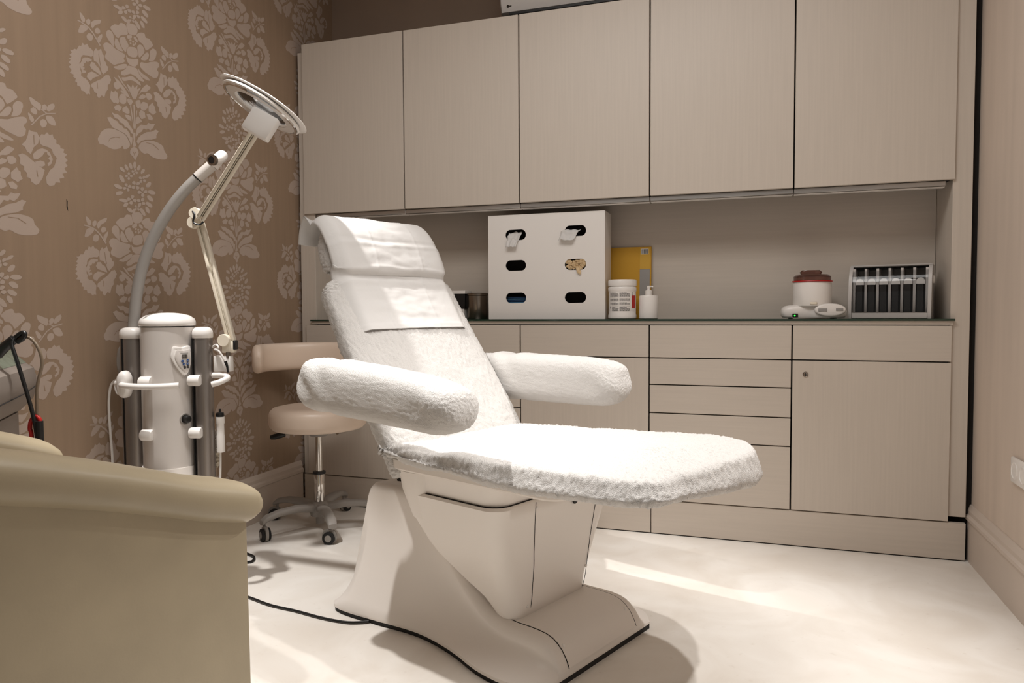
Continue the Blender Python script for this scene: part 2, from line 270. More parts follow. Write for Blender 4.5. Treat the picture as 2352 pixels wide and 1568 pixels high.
WPL = '-172 838 -164 848 -150 860 -138 870 -126 874 -114 876 -104 878 -96 884 -90 892 -84 900 -72 904 -60 904 -48 904 -40 898 -34 890 -30 880 -26 866 -22 852 -24 842 -34 834 -48 830 -60 824 -70 820 -80 814 -88 810 -96 802 -100 792 -106 788 -114 786 -120 788 -128 794 -138 800 -148 808 -156 816 -164 822 -170 830|-34 910 -28 918 -16 922 -4 926 10 930 24 932 38 932 48 928 56 922 62 916 66 908 66 898 64 890 60 880 54 870 46 862 40 858 32 854 22 852 10 850 -2 848 -12 850 -20 856 -24 866 -26 876 -32 888 -34 900|-206 792 -202 800 -198 806 -192 812 -184 814 -176 816 -166 814 -160 810 -152 802 -148 794 -146 784 -146 772 -146 760 -144 742 -144 724 -146 712 -152 712 -160 720 -170 728 -180 736 -188 744 -196 752 -202 758 -206 766 -208 772 -210 780 -208 786|-136 762 -134 770 -132 776 -128 780 -120 778 -112 772 -106 764 -100 756 -94 744 -88 734 -80 724 -72 714 -70 708 -80 704 -96 702 -110 704 -118 706 -126 712 -132 718 -136 726 -138 732 -140 740 -140 746 -138 756|-96 782 -92 792 -86 800 -78 806 -68 810 -60 812 -52 812 -46 808 -42 800 -38 792 -30 784 -22 772 -18 762 -22 754 -30 746 -38 736 -40 726 -42 716 -46 710 -54 712 -64 718 -72 726 -80 732 -86 742 -90 752 -94 762 -96 772|-234 698 -228 708 -218 716 -208 722 -196 724 -182 722 -170 720 -160 716 -152 710 -140 704 -128 702 -112 700 -98 698 -84 696 -70 696 -58 692 -54 688 -52 682 -54 676 -58 670 -62 664 -66 658 -62 652 -56 648 -54 642 -62 636 -72 628 -84 622 -98 614 -112 608 -124 602 -132 596 -140 590 -148 588 -160 588 -172 592 -186 596 -198 600 -210 604 -218 608 -222 614 -224 622 -222 630 -218 638 -214 646 -210 654 -214 658 -222 662 -226 666 -230 676 -234 688|-156 572 -152 576 -140 582 -124 588 -110 598 -94 608 -78 616 -64 622 -50 626 -42 626 -38 622 -40 612 -44 604 -54 596 -66 586 -80 578 -94 572 -106 568 -120 564 -136 566 -150 568|-36 728 -32 736 -28 746 -20 754 -8 760 6 764 20 768 32 770 44 768 52 766 58 758 60 748 62 736 60 726 56 718 50 708 42 702 30 698 18 694 6 692 -6 692 -16 692 -24 696 -28 700 -32 706 -36 712 -36 720|-44 690 -40 690 -36 682 -26 676 -14 676 0 678 16 680 32 686 50 694 62 696 66 692 66 682 64 672 60 662 56 654 48 646 40 638 32 632 20 630 8 628 -4 630 -14 632 -24 638 -32 644 -38 652 -42 666 -44 682|58 782 64 792 72 800 80 806 90 808 100 808 108 804 116 796 122 784 124 772 118 760 110 746 100 736 90 724 80 714 72 712 68 718 68 730 66 744 62 756 58 770|52 862 58 872 70 882 84 892 98 898 114 902 126 902 132 896 134 886 138 878 148 876 162 878 176 876 186 868 196 858 204 846 204 840 200 834 192 826 176 812 156 794 140 784 134 784 130 792 126 798 120 806 114 812 108 820 98 822 86 824 78 828 72 834 70 842 66 848 60 852 54 856|174 786 182 800 194 812 204 820 216 820 228 818 236 812 238 804 238 792 234 780 230 766 224 752 214 738 200 728 182 720 168 716 162 716 162 718 162 722 166 730 170 740 174 750 174 762 172 774|92 714 102 726 116 744 128 756 136 766 144 770 150 772 156 772 162 768 164 762 164 752 160 742 156 732 150 724 142 716 132 710 120 704 106 702 96 700 90 702 88 706|88 682 102 686 118 688 138 692 158 702 180 714 202 722 218 728 234 732 246 732 256 728 260 720 262 710 256 700 244 688 238 678 240 670 248 666 252 658 250 646 246 630 238 618 228 612 216 606 204 604 192 604 182 608 172 610 160 612 148 616 136 618 124 622 112 628 102 632 92 638 82 644 78 652 78 662 80 672|60 628 66 626 74 618 86 610 100 604 118 600 134 596 150 590 164 582 172 578 168 574 158 570 146 570 130 570 112 572 96 576 84 582 74 590 68 598 62 610 60 622|-92 556 -84 566 -70 576 -56 586 -48 598 -40 612 -30 620 -16 624 0 626 14 626 28 626 40 626 50 622 58 612 64 600 70 588 84 578 98 568 108 560 112 554 110 550 106 548 96 546 84 546 72 546 62 550 56 554 48 558 40 562 34 564 24 566 14 568 2 570 -10 570 -26 562 -44 552 -58 542 -70 540 -80 538 -88 540 -92 544 -94 550|-88 520 -78 524 -64 528 -48 534 -32 542 -14 552 0 556 14 556 24 552 36 546 46 544 56 540 66 536 74 530 80 520 82 514 76 512 64 514 52 516 42 520 30 524 18 526 4 526 -10 524 -24 520 -40 512 -58 504 -72 500 -82 504 -88 512|-34 822 -34 826 -30 832 -24 836 -20 840 -14 844 -8 846 0 846 6 848 10 846 12 842 14 838 12 834 10 828 4 824 -2 820 -10 816 -16 812 -24 812 -28 814 -32 818|28 844 32 846 40 846 46 846 52 842 58 838 62 832 64 826 64 820 62 814 58 814 52 816 46 818 40 822 34 824 32 828 28 834 28 840|-12 806 -10 810 -6 814 -2 816 2 816 4 816 8 814 8 812 8 808 6 804 2 802 -2 800 -6 800 -8 800 -12 804|12 804 14 806 18 810 22 814 24 814 28 812 30 810 30 806 26 800 24 798 18 798 14 800|-10 786 -6 790 -2 792 2 794 4 792 6 790 6 786 4 782 0 778 -4 778 -6 780 -8 784|16 788 18 792 24 794 28 796 32 794 34 790 34 786 32 782 26 778 22 774 18 778 16 782|36 802 38 806 42 808 44 808 48 808 50 804 50 800 48 796 46 790 42 790 38 792 36 798|-414 848 -408 850 -398 844 -388 836 -380 830 -374 820 -372 812 -374 804 -378 796 -384 792 -390 792 -398 796 -404 804 -410 818 -414 836|-364 816 -358 822 -352 826 -348 830 -342 830 -336 830 -332 826 -332 818 -332 810 -334 802 -338 796 -344 790 -348 788 -354 788 -360 792 -364 798 -366 804 -364 810|-324 816 -318 824 -310 830 -300 838 -284 846 -262 856 -248 860 -246 854 -250 842 -258 830 -270 822 -284 814 -296 806 -304 794 -310 784 -316 778 -322 780 -326 784 -328 792 -330 800 -328 808|-428 718 -424 732 -418 748 -410 764 -400 772 -388 776 -376 780 -364 778 -354 774 -350 768 -356 756 -368 742 -382 730 -392 722 -404 716 -412 712 -420 712 -426 712|-300 772 -296 780 -288 790 -280 794 -272 796 -264 792 -258 788 -256 782 -256 774 -260 766 -268 760 -278 756 -288 754 -294 758 -300 766|-364 714 -360 722 -352 732 -344 736 -334 738 -324 734 -316 728 -314 720 -316 710 -320 702 -326 694 -334 690 -342 688 -350 688 -356 690 -362 694 -364 700 -366 706|-276 734 -266 746 -254 758 -244 766 -240 764 -240 754 -242 744 -248 730 -256 714 -262 702 -270 702 -274 708 -278 716 -280 720 -280 726|282 864 294 864 312 856 328 850 340 846 352 842 358 834 358 822 354 806 348 796 340 796 330 802 320 808 310 812 298 820 290 828 284 840 280 856|286 792 292 798 300 804 306 808 314 806 322 802 328 794 330 786 328 776 326 770 320 766 310 766 302 768 296 770 292 772 288 776 286 780 286 786|364 832 368 838 376 842 382 846 388 844 396 838 398 834 396 826 392 816 386 810 380 806 372 806 366 808 364 814 362 824|348 732 354 740 360 746 368 750 378 750 386 746 392 740 394 732 392 722 388 714 382 706 372 700 364 696 358 698 352 704 348 710 346 716 346 724|408 846 420 856 434 864 446 866 450 860 452 850 448 840 440 828 426 818 414 810 406 808 398 810 394 814 396 824 400 836|386 772 394 778 412 782 426 782 436 778 444 768 450 758 454 748 458 738 454 730 442 726 426 726 410 732 398 742 388 758|270 766 274 766 282 762 290 756 298 748 304 740 308 732 306 724 300 716 294 712 288 714 282 720 276 728 272 742 268 756|-156 506 -148 504 -132 498 -118 492 -108 486 -98 480 -90 472 -80 464 -70 456 -62 448 -52 438 -44 428 -36 420 -28 408 -20 398 -20 392 -26 396 -38 404 -52 412 -62 418 -74 426 -86 434 -96 442 -106 452 -118 464 -134 478 -148 496|-122 528 -118 528 -108 522 -100 516 -90 506 -82 494 -72 482 -60 472 -48 464 -38 454 -28 440 -20 422 -16 412 -18 416 -24 426 -30 436 -40 446 -52 456 -64 464 -76 474 -88 482 -98 492 -108 504 -118 518|-160 454 -156 462 -144 472 -134 476 -126 474 -116 466 -110 460 -106 452 -106 446 -110 438 -118 432 -132 426 -142 424 -150 430 -158 442|-102 422 -98 428 -86 430 -74 430 -58 420 -40 406 -30 398 -36 396 -50 398 -64 404 -78 410 -94 416|132 534 140 536 146 534 150 532 160 530 170 528 172 520 162 510 146 494 130 482 116 476 100 474 88 470 74 458 64 446 58 438 58 442 64 452 72 464 78 474 86 488 96 500 108 512 122 526|126 468 134 474 144 478 156 480 166 478 176 472 182 466 184 458 182 450 176 442 168 436 158 430 148 428 142 428 136 432 132 436 128 446 124 458|-116 378 -108 390 -98 402 -86 408 -74 408 -62 404 -54 396 -52 384 -52 368 -56 354 -62 346 -72 340 -82 336 -92 336 -102 338 -108 344 -114 354 -116 366|-44 382 -36 388 -24 390 -14 390 -6 388 2 382 4 374 -2 364 -10 352 -18 346 -26 346 -34 352 -40 358 -44 366 -46 374|32 390 42 396 56 402 66 404 72 396 76 382 76 368 70 358 60 346 52 340 44 342 36 350 32 358 28 368 28 380|72 368 78 380 86 392 96 400 110 402 126 402 138 398 142 390 142 380 138 368 130 358 118 346 106 338 96 336 84 338 76 342 72 350 70 358|58 416 64 428 78 442 92 454 106 454 120 452 126 446 120 436 106 426 92 418 78 414 64 414|-302 46 -298 54 -292 64 -286 72 -282 80 -280 88 -274 96 -262 108 -246 120 -230 130 -212 136 -194 140 -174 142 -156 142 -136 140 -118 138 -102 134 -86 130 -72 124 -62 116 -52 104 -46 92 -38 82 -32 70 -32 58 -36 48 -44 40 -54 32 -64 26 -78 22 -88 20 -92 26 -94 34 -96 40 -104 36 -112 26 -122 18 -136 12 -152 6 -168 2 -182 0 -198 2 -212 4 -228 8 -242 12 -256 16 -268 14 -278 12 -288 14 -294 22 -300 34|44 60 48 72 56 86 68 98 82 108 100 116 118 122 138 128 160 132 180 136 198 136 216 134 232 132 248 128 264 124 276 116 282 108 284 98 288 86 298 74 310 64 318 52 316 42 310 32 300 24 284 18 262 14 240 12 218 10 198 12 176 14 158 20 142 28 128 34 116 32 108 26 100 24 88 26 76 30 66 36 56 42 48 50|-2 150 4 156 14 158 20 154 20 142 16 124 14 106 16 90 22 76 22 64 12 58 0 54 -8 58 -6 68 -2 86 2 104 0 120 -2 138|6 54 18 54 28 50 36 44 40 36 44 26 44 16 40 8 34 -2 28 -10 22 -22 16 -34 10 -40 4 -36 -2 -26 -8 -18 -18 -12 -28 -6 -34 2 -34 12 -30 26 -24 36 -16 44 -4 52|-496 576 -476 578 -462 594 -444 594 -424 628 -410 628 -398 654 -382 644 -364 660 -350 640 -334 640 -318 624 -320 596 -334 582 -362 582 -398 574 -414 554 -416 532 -428 514 -420 496 -422 472 -414 454 -418 436 -400 426 -380 424 -364 410 -348 390 -354 352 -352 328 -370 330 -376 320 -396 336 -420 336 -424 358 -450 360 -448 378 -464 382 -458 402 -478 408 -472 424 -502 426 -488 448 -508 464 -490 482 -508 492 -492 512 -504 516 -484 534 -500 542 -482 562|-418 482 -424 508 -408 532 -406 546 -388 562 -362 570 -330 568 -332 554 -352 550 -362 536 -372 542 -384 524 -396 522 -392 506 -404 496 -386 494 -400 476 -380 478 -378 464 -406 452 -410 468|-314 626 -294 654 -280 642 -254 664 -244 636 -232 626 -232 594 -218 582 -214 564 -198 560 -204 532 -226 510 -240 496 -254 504 -266 538 -288 560 -314 564 -318 594|-334 550 -308 552 -298 536 -276 526 -262 500 -256 482 -282 488 -302 494 -334 502 -348 522|-366 466 -334 486 -308 484 -272 474 -304 458 -328 442 -342 420 -362 428 -374 438|-338 404 -294 436 -258 460 -222 496 -194 504 -178 476 -190 450 -208 430 -208 402 -226 380 -238 340 -260 348 -282 322 -302 336 -296 352 -318 354 -328 378 -342 382|342 590 336 628 354 654 374 654 392 674 408 660 430 670 436 648 456 638 454 618 482 610 482 594 510 592 502 570 528 562 512 542 532 526 514 506 530 490 506 468 524 446 490 432 504 410 468 396 474 372 440 368 432 350 398 338 378 352 374 388 404 440 432 464 446 498 454 526 428 548 422 572 396 582 362 582|354 566 384 564 408 548 426 512 416 482 394 462 388 478 410 498 394 508 406 528 388 534 388 548 366 544 364 556|270 662 296 656 322 658 338 634 330 592 298 560 278 514 252 526 240 550 220 560 248 592 262 626|196 494 222 508 250 502 276 484 334 450 368 434 352 382 324 340 304 330 272 346 272 362 246 370 248 394 228 410 232 430 204 442 208 472|290 516 324 552 358 568 374 548 354 518 322 492 296 488|302 472 342 488 368 484 372 464 348 448 322 454|-48 490 -26 484 -8 470 8 502 22 478 52 510 46 476 82 500 56 460 44 428 30 402 6 398 -10 422 -32 458|-194 348 -182 402 -160 396 -148 412 -126 402 -126 380 -114 346 -128 324 -146 330 -162 320 -178 334|-164 296 -140 312 -124 322 -106 316 -92 316 -102 294 -116 276 -136 278 -152 276|-90 306 -54 332 -28 304 -28 286 -44 276 -68 278 -90 284|-68 266 -32 272 -12 260 -14 232 -46 238 -62 248|146 380 164 398 184 418 196 400 208 394 208 374 220 354 188 328 146 344|58 314 76 338 110 328 116 292 80 270 58 288|124 318 156 328 186 306 178 284 142 284|34 272 50 284 84 256 42 228 24 222|-222 208 -192 220 -160 206 -138 204 -116 182 -100 184 -82 166 -60 168 -32 142 -28 122 -8 118 -12 82 -22 58 -40 100 -72 130 -130 142 -180 150 -200 174|-186 256 -160 250 -132 254 -104 242 -80 234 -46 224 -30 200 -2 174 4 144 -24 146 -28 164 -52 178 -74 178 -86 198 -114 200 -130 220 -158 220|36 196 72 230 122 236 142 260 166 256 204 266 184 232 158 208 134 216 120 204 96 208 76 180 52 164 24 128 24 166|46 130 70 154 120 186 170 202 210 226 238 220 214 184 214 164 168 142 106 128 68 110 40 80 28 100|-434 786 -392 780 -352 768 -318 742 -288 708 -264 678 -256 686 -280 716 -310 750 -346 776 -386 788 -430 794|292 692 348 758 394 788 454 802 456 810 392 794 342 762 284 694|396 794 360 812 354 806 390 788|-22 342 -14 288 4 184 12 186 -4 292 -14 346|8 356 8 284 8 186 18 188 18 288 18 358|34 320 22 250 14 186 22 188 30 252 42 322|6 -48 12 -50 18 -60 18 -72 16 -86 10 -96 4 -102 -4 -100 -8 -90 -10 -78 -8 -64 -2 -54|-82 -86 -74 -84 -64 -90 -56 -98 -52 -108 -52 -118 -58 -124 -66 -126 -74 -120 -82 -112 -86 -102 -86 -92|-38 -66 -30 -66 -24 -72 -18 -82 -16 -94 -18 -104 -24 -110 -32 -110 -40 -104 -46 -94 -46 -82 -44 -72|50 -66 56 -70 58 -78 56 -88 48 -100 40 -106 32 -108 26 -106 24 -96 26 -86 34 -76 42 -68|-128 -112 -120 -110 -108 -110 -96 -116 -88 -124 -84 -132 -86 -140 -94 -142 -106 -140 -118 -136 -126 -128 -130 -120|92 -86 96 -92 96 -100 88 -112 78 -120 68 -126 60 -128 56 -122 58 -114 64 -102 74 -92 84 -86|144 -118 144 -124 136 -132 126 -142 112 -148 102 -150 94 -148 94 -142 102 -134 112 -126 126 -118 136 -116|-132 -166 -122 -164 -110 -170 -98 -180 -90 -194 -88 -208 -94 -216 -104 -216 -116 -212 -128 -200 -136 -186 -136 -174|-180 -244 -172 -238 -156 -236 -138 -238 -122 -244 -110 -252 -110 -260 -118 -266 -134 -268 -154 -266 -170 -260 -180 -252|148 -174 152 -180 150 -190 142 -204 130 -214 116 -218 106 -218 102 -210 104 -200 112 -188 124 -178 138 -172|-106 -286 -108 -294 -118 -304 -134 -310 -150 -314 -162 -314 -168 -308 -166 -300 -158 -290 -142 -284 -126 -280 -114 -280|118 -246 126 -238 142 -232 160 -232 178 -234 190 -242 192 -250 184 -258 168 -262 150 -264 132 -260 120 -254|-144 -344 -136 -336 -122 -332 -102 -330 -82 -332 -68 -336 -64 -344 -72 -350 -88 -356 -108 -356 -126 -354 -140 -350|112 -278 124 -274 138 -274 152 -282 164 -292 168 -302 164 -312 154 -316 138 -314 124 -308 112 -298 108 -286|-64 -354 -62 -362 -66 -370 -74 -380 -86 -386 -96 -388 -104 -386 -106 -380 -104 -372 -94 -362 -84 -356 -72 -352|98 -328 108 -322 124 -324 140 -330 152 -338 158 -348 154 -358 144 -362 130 -360 114 -354 102 -346 96 -336|44 -376 54 -374 68 -382 80 -394 88 -408 92 -422 86 -430 76 -430 62 -424 50 -412 42 -396 40 -384|96 -360 106 -360 116 -366 126 -376 130 -388 130 -400 124 -406 114 -406 104 -402 96 -390 90 -378 90 -368|-74 -392 -66 -388 -52 -388 -40 -392 -30 -400 -26 -410 -28 -418 -36 -422 -48 -420 -62 -416 -72 -408 -76 -398|-10 -390 -4 -392 -2 -400 -2 -410 -6 -418 -12 -426 -20 -428 -26 -426 -30 -418 -30 -408 -26 -400 -18 -392|-16 -156 -18 -164 -26 -168 -36 -168 -42 -166 -46 -162 -42 -158 -36 -152 -26 -148 -18 -150|-52 -190 -60 -190 -64 -184 -60 -176 -56 -170 -50 -166 -46 -168 -42 -174 -40 -180 -42 -186|-84 -168 -82 -162 -74 -158 -66 -158 -58 -160 -56 -164 -58 -168 -66 -174 -76 -176 -82 -176|-50 -134 -40 -136 -38 -140 -40 -148 -46 -156 -50 -158 -56 -158 -60 -152 -62 -146 -58 -138|32 -126 26 -134 20 -136 12 -132 8 -128 6 -126 10 -122 18 -118 26 -118 32 -120|-8 -150 -14 -148 -14 -142 -10 -136 -4 -130 2 -128 4 -130 6 -136 6 -144 0 -148|-26 -122 -22 -116 -14 -114 -8 -116 -2 -120 -2 -124 -6 -128 -12 -132 -22 -132 -26 -130|12 -100 18 -102 20 -108 16 -114 8 -120 4 -122 0 -120 -2 -114 0 -106 4 -102|102 -178 94 -184 84 -184 78 -180 74 -172 76 -168 82 -164 92 -162 102 -164 106 -170|48 -194 42 -190 44 -182 52 -176 62 -170 68 -170 70 -174 70 -182 66 -190 58 -196|40 -154 48 -148 58 -148 64 -152 68 -160 66 -164 60 -168 50 -168 42 -168 36 -162|94 -136 100 -142 98 -150 90 -156 80 -162 74 -162 72 -158 72 -150 76 -142 84 -136|36 -242 24 -248 14 -246 10 -238 10 -228 12 -222 20 -220 30 -222 40 -226 42 -234|-26 -248 -30 -238 -26 -230 -14 -224 -4 -222 4 -224 4 -228 0 -238 -6 -248 -18 -250|-18 -196 -6 -190 2 -192 8 -200 8 -210 4 -216 -2 -218 -14 -216 -22 -212 -24 -204|44 -192 48 -200 44 -208 32 -214 20 -216 14 -216 14 -210 16 -200 24 -192 36 -188|-56 -272 -66 -274 -72 -270 -74 -262 -70 -254 -66 -250 -60 -250 -52 -252 -48 -258 -48 -266|-104 -262 -104 -254 -98 -248 -88 -246 -78 -246 -74 -248 -74 -254 -80 -260 -90 -266 -98 -268|-82 -220 -72 -218 -64 -222 -64 -230 -66 -238 -70 -242 -76 -242 -84 -240 -90 -234 -90 -226|-32 -230 -32 -238 -38 -244 -50 -246 -58 -246 -64 -244 -62 -238 -56 -230 -48 -224 -40 -224|70 -294 58 -294 54 -286 56 -276 62 -268 68 -264 74 -264 82 -272 86 -280 82 -288|22 -268 26 -258 36 -252 48 -252 58 -256 62 -260 58 -266 48 -272 36 -278 26 -276|66 -222 78 -222 82 -230 80 -240 74 -248 68 -254 60 -252 54 -246 50 -236 54 -228|114 -248 110 -258 100 -264 88 -264 78 -262 74 -256 78 -250 88 -244 100 -238 110 -240|-42 -364 -52 -360 -54 -352 -48 -344 -40 -336 -32 -334 -28 -336 -24 -344 -24 -354 -30 -362|-72 -326 -66 -318 -56 -314 -46 -318 -38 -322 -36 -328 -42 -332 -52 -338 -64 -340 -72 -336|-20 -292 -10 -296 -8 -304 -14 -312 -22 -320 -28 -324 -34 -320 -38 -312 -38 -302 -32 -294|12 -330 6 -340 -4 -342 -16 -340 -22 -334 -24 -328 -20 -324 -8 -318 4 -316 12 -320|30 -366 22 -360 24 -352 32 -344 42 -338 50 -338 54 -342 54 -350 50 -360 42 -366|16 -320 26 -314 36 -312 44 -318 48 -326 48 -330 42 -334 30 -336 20 -336 14 -330|76 -300 84 -306 82 -314 74 -322 64 -328 56 -328 52 -324 52 -314 56 -306 64 -300|90 -344 80 -352 70 -352 62 -348 58 -340 58 -334 64 -330 76 -328 88 -330 92 -336|-8 -400 -12 -396 -8 -390 0 -386 8 -384 12 -384 12 -388 10 -394 6 -400 -2 -402|-4 -366 2 -362 10 -364 12 -368 14 -374 12 -378 8 -380 0 -380 -8 -378 -10 -372|38 -362 42 -368 38 -372 32 -376 24 -378 18 -378 18 -374 20 -368 24 -362 32 -360|36 -396 28 -400 22 -398 18 -394 16 -388 18 -384 22 -382 30 -382 38 -386 40 -390'
WPD = '-214 46 -198 70 -154 88 -120 90 -120 94 -154 92 -200 72 -218 46|116 108 178 108 230 80 234 84 182 112 118 112|-276 620 -270 574 -262 540 -258 542 -266 576 -272 622|-294 424 -292 384 -288 386 -290 424|310 420 316 382 322 384 316 422|298 636 300 578 304 578 304 638|-10 14 4 2 20 20 14 22 4 6 -4 18|4 -6 10 10 4 10 0 -6'
def wallpaper():
    bm = bmesh.new()
    def dec(s):
        out = []
        for q in s.split('|'):
            n = list(map(int, q.split())); out.append([(n[i]/2000, n[i+1]/2000) for i in range(0, len(n), 2)])
        return out
    L, K = dec(WPL), dec(WPD)
    for k in range(-3, 4):
        for m in range(-4, 5):
            oy = 2.07+.5345*k; oz = 1.516+.671*m+(.3355 if k % 2 else 0)
            if oz < -.35 or oz > 3.1: continue
            for polys, x, mi in ((L, .0002, 1), (K, .0009, 0)):
                for n_, p in enumerate(polys):
                    f = bm.faces.new([bm.verts.new((XL+x+n_*5e-6, oy+a, oz+b)) for a, b in p]); f.material_index = mi
    for co, no in (((0, 3.398, 0), (0, 1, 0)), ((0, -1.0, 0), (0, -1, 0)), ((0, 0, ZC-.002), (0, 0, 1)), ((0, 0, .02), (0, 0, -1))):
        bmesh.ops.bisect_plane(bm, geom=bm.verts[:]+bm.edges[:]+bm.faces[:], plane_co=co, plane_no=no, clear_outer=True)
    bmesh.ops.triangulate(bm, faces=bm.faces[:])
    bm.normal_update()
    for f in bm.faces:
        if f.normal.x < 0: f.normal_flip()
    # the wall itself
    vs = [bm.verts.new(p) for p in ((XL, -1.6, 0), (XL, YB, 0), (XL, YB, ZC), (XL, -1.6, ZC), (XL-.08, -1.6, 0), (XL-.08, YB, 0), (XL-.08, YB, ZC), (XL-.08, -1.6, ZC))]
    for q in ((0, 1, 2, 3), (4, 7, 6, 5), (0, 4, 5, 1), (3, 2, 6, 7), (0, 3, 7, 4), (1, 5, 6, 2)): bm.faces.new([vs[i] for i in q])
    # a tear in the paper
    f = bm.faces.new([bm.verts.new((XL+.0012, 1.792+a, 1.30+b)) for a, b in ((0, .018), (.004, .010), (.003, -.004), (.005, -.022), (0, -.010))]); f.material_index = 2
    me = bpy.data.meshes.new('wall_left'); bm.to_mesh(me); bm.free()
    for m in (M['paper'], M['paper_f'], M['seam']): me.materials.append(m)
    o = bpy.data.objects.new('wall_left', me); COL.objects.link(o); return struct(o)
wallpaper()

def skirting(name, x, sgn, y0, y1):
    prof = [(0, 0), (.014, 0), (.014, .150), (.020, .156), (.020, .168), (.012, .176), (.012, .190), (.004, .210), (0, .211)]
    ring = lambda y: [(x+sgn*a, y, b) for a, b in prof]
    return struct(MB().loft([ring(y0), ring(y1)]).build(name, M['trimw'], angle=20))
skirting('baseboard_right', XR, -1, 0.9, D+.33)
skirting('baseboard_left', XL, 1, -1.6, D)

# ---------------------------------------------------------------- cabinetry
CX = [-2.066, -1.522, -0.963, -0.396, 0.163, 0.719]
G = 0.0028
ZW = 0.908          # top of the glass worktop
pos_u = ['leftmost of the five tall wall cabinets, beside the flowered wallpaper', 'second tall wall cabinet counted from the flowered wallpaper', 'middle one of the five wall cabinets, above the yellow envelope',
         'wall cabinet just left of the rightmost one', 'rightmost wall cabinet, above the wax heater and tool organiser']
for i in range(5):
    x0, x1 = CX[i], CX[i+1]
    t = empty('wall_cabinet', 'pale wood laminate '+pos_u[i], 'cabinet', ((x0+x1)/2, D, 1.42), 0, 'wall cabinets above the niche')
    a, b = x0-(x0+x1)/2+G, x1-(x0+x1)/2-G
    MB().box(max(a-G*.8, -2.009-(x0+x1)/2), min(b+G*.8, .710-(x0+x1)/2), .022, .335, .004, .80).build('carcass', M['seam'], t)
    MB().box(a, b, 0, .02, 0, .813, .0015, 1).build('door', M['lam_v'], t)
ROW = [0.746, 0.634, 0.515, 0.400]
low = [('door', 'leftmost lower cabinet, behind the rolling stool'), ('drawers', 'lower drawer cabinet mostly hidden behind the treatment chair backrest'), ('draw_door', 'lower cabinet with one drawer over a door, behind the right armrest'),
       ('drawers', 'lower cabinet with five stacked drawers, right of the armrest'), ('lock', 'rightmost lower cabinet with a lock on its door')]
for i in range(5):
    x0, x1 = CX[i], CX[i+1]; kind, lab = low[i]; xm = (x0+x1)/2
    t = empty('base_cabinet', 'pale wood laminate '+lab, 'cabinet', (xm, D, 0), 0, 'base cabinets under the glass worktop')
    a, b = x0-xm+G, x1-xm-G
    MB().box(max(a-G*.8, -2.009-xm), min(b+G*.8, .710-xm), .022, .33, .147, .884).build('carcass', M['seam'], t)
    def front(name, z0, z1, mt):
        return MB().box(a, b, 0, .02, z0+G*.8, z1-G*.8, .0015, 1).build(name, M[mt], t)
    if kind == 'drawers':
        zs = [.146]+ROW[::-1]+[.884]
        for k in range(5): front('drawer', zs[k], zs[k+1], 'lam_h')
    else:
        front('drawer', ROW[0], .884, 'lam_h')
        d = front('door', .146, ROW[0], 'lam_v')
        if kind == 'lock':
            k = MB(); X = Matrix.Translation((a+.048, 0, .690)) @ Matrix.Rotation(PI/2, 4, 'X')
            k.lathe([(.0105, 0), (.0105, .003), (.009, .0045), (.0082, .0035), (.006, .003), (0, .003)], 24, X=X)
            k.box(-.0012, .0012, -.0055, .0055, .0025, .0042, mi=1, X=X)
            k.build('lock', [M['steel'], M['black']], d)
# plinth boards and side panels
for (x0, x1, lab) in ((-2.09, -.972, 'pale kick board under the left lower cabinets, behind the stool'), (-.969, -.389, 'short pale kick board seen between the chair pedestal and the board seam'), (-.386, .775, 'long pale kick board under the right lower cabinets')):
    k = MB().box(x0, x1, D+.004, D+.022, .004, .144, .0015, 1); k.box(x0, x1, D+.006, D+.02, 0, .004, mi=1)
    tag(k.build('kick_board', [M['lam_h'], M['seam']]), lab, 'kick board', 'kick boards along the floor')
tag(MB().box(-2.094, -2.012, D+.012, YB-.002, .146, 2.20, .0015, 1).build('side_panel', M['lam_v']), 'tall narrow laminate end panel beside the flowered wallpaper', 'panel')
tag(MB().box(.712, .776, D+.012, YB-.002, .165, ZC-.01, .0015, 1).build('side_panel', M['lam_v']), 'tall narrow laminate end panel beside the right wall', 'panel')
tag(MB().box(.776, XR-.001, D+.035, D+.05, 0, ZC-.01).build('gap_shade', M['seam']), 'dark strip standing in for the shade in the gap between end panel and right wall', 'shade strip')  # near-black strip put in for the shade deep in this gap
nb = MB().box(-2.01, .7105, 3.298, 3.312, ZW-.03, 1.43)
tag(nb.build('niche_back_panel', M['lam_h']), 'horizontal grained laminate back panel of the niche over the worktop', 'panel')
w = empty('worktop', 'thin dark green glass worktop on a pale laminate strip', 'worktop', (0, D, ZW))
MB().box(-2.010, .7105, .0105, .25, -.008, 0).box(-2.035, .724, -.008, .0108, -.008, 0, .001, 1).build('glass_sheet', M['glass_top'], w)
MB().box(-2.010, .7105, .0105, .25, -.0225, -.0085).box(-2.030, .719, .001, .0105, -.0225, -.0085).build('support_strip', M['lam_h'], w, label='pale laminate strip')
ls = empty('light_strip', 'slim switched-off aluminium light strip under the wall cabinets', 'light', (0, D, 1.42))
k = MB()
for x0, x1 in zip([-2.0]+CX[1:5], CX[1:5]+[.69]):
    k.box(x0+.001, x1-.001, .012, .060, -.021, -.002, .002, 1); 
k.build('housing', M['alu'], ls)
k = MB()
for x0, x1 in zip([-2.0]+CX[1:5], CX[1:5]+[.69]):
    k.box(x0+.002, x1-.002, .020, .052, -.0245, -.0215, .001, 1)
k.build('diffuser', M['white_pl'], ls)
for x in CX[1:5]: MB().box(x-.012, x+.012, .058, .11, -.010, -.0005, .001, 1).build('bracket', M['grey_pl'], ls)

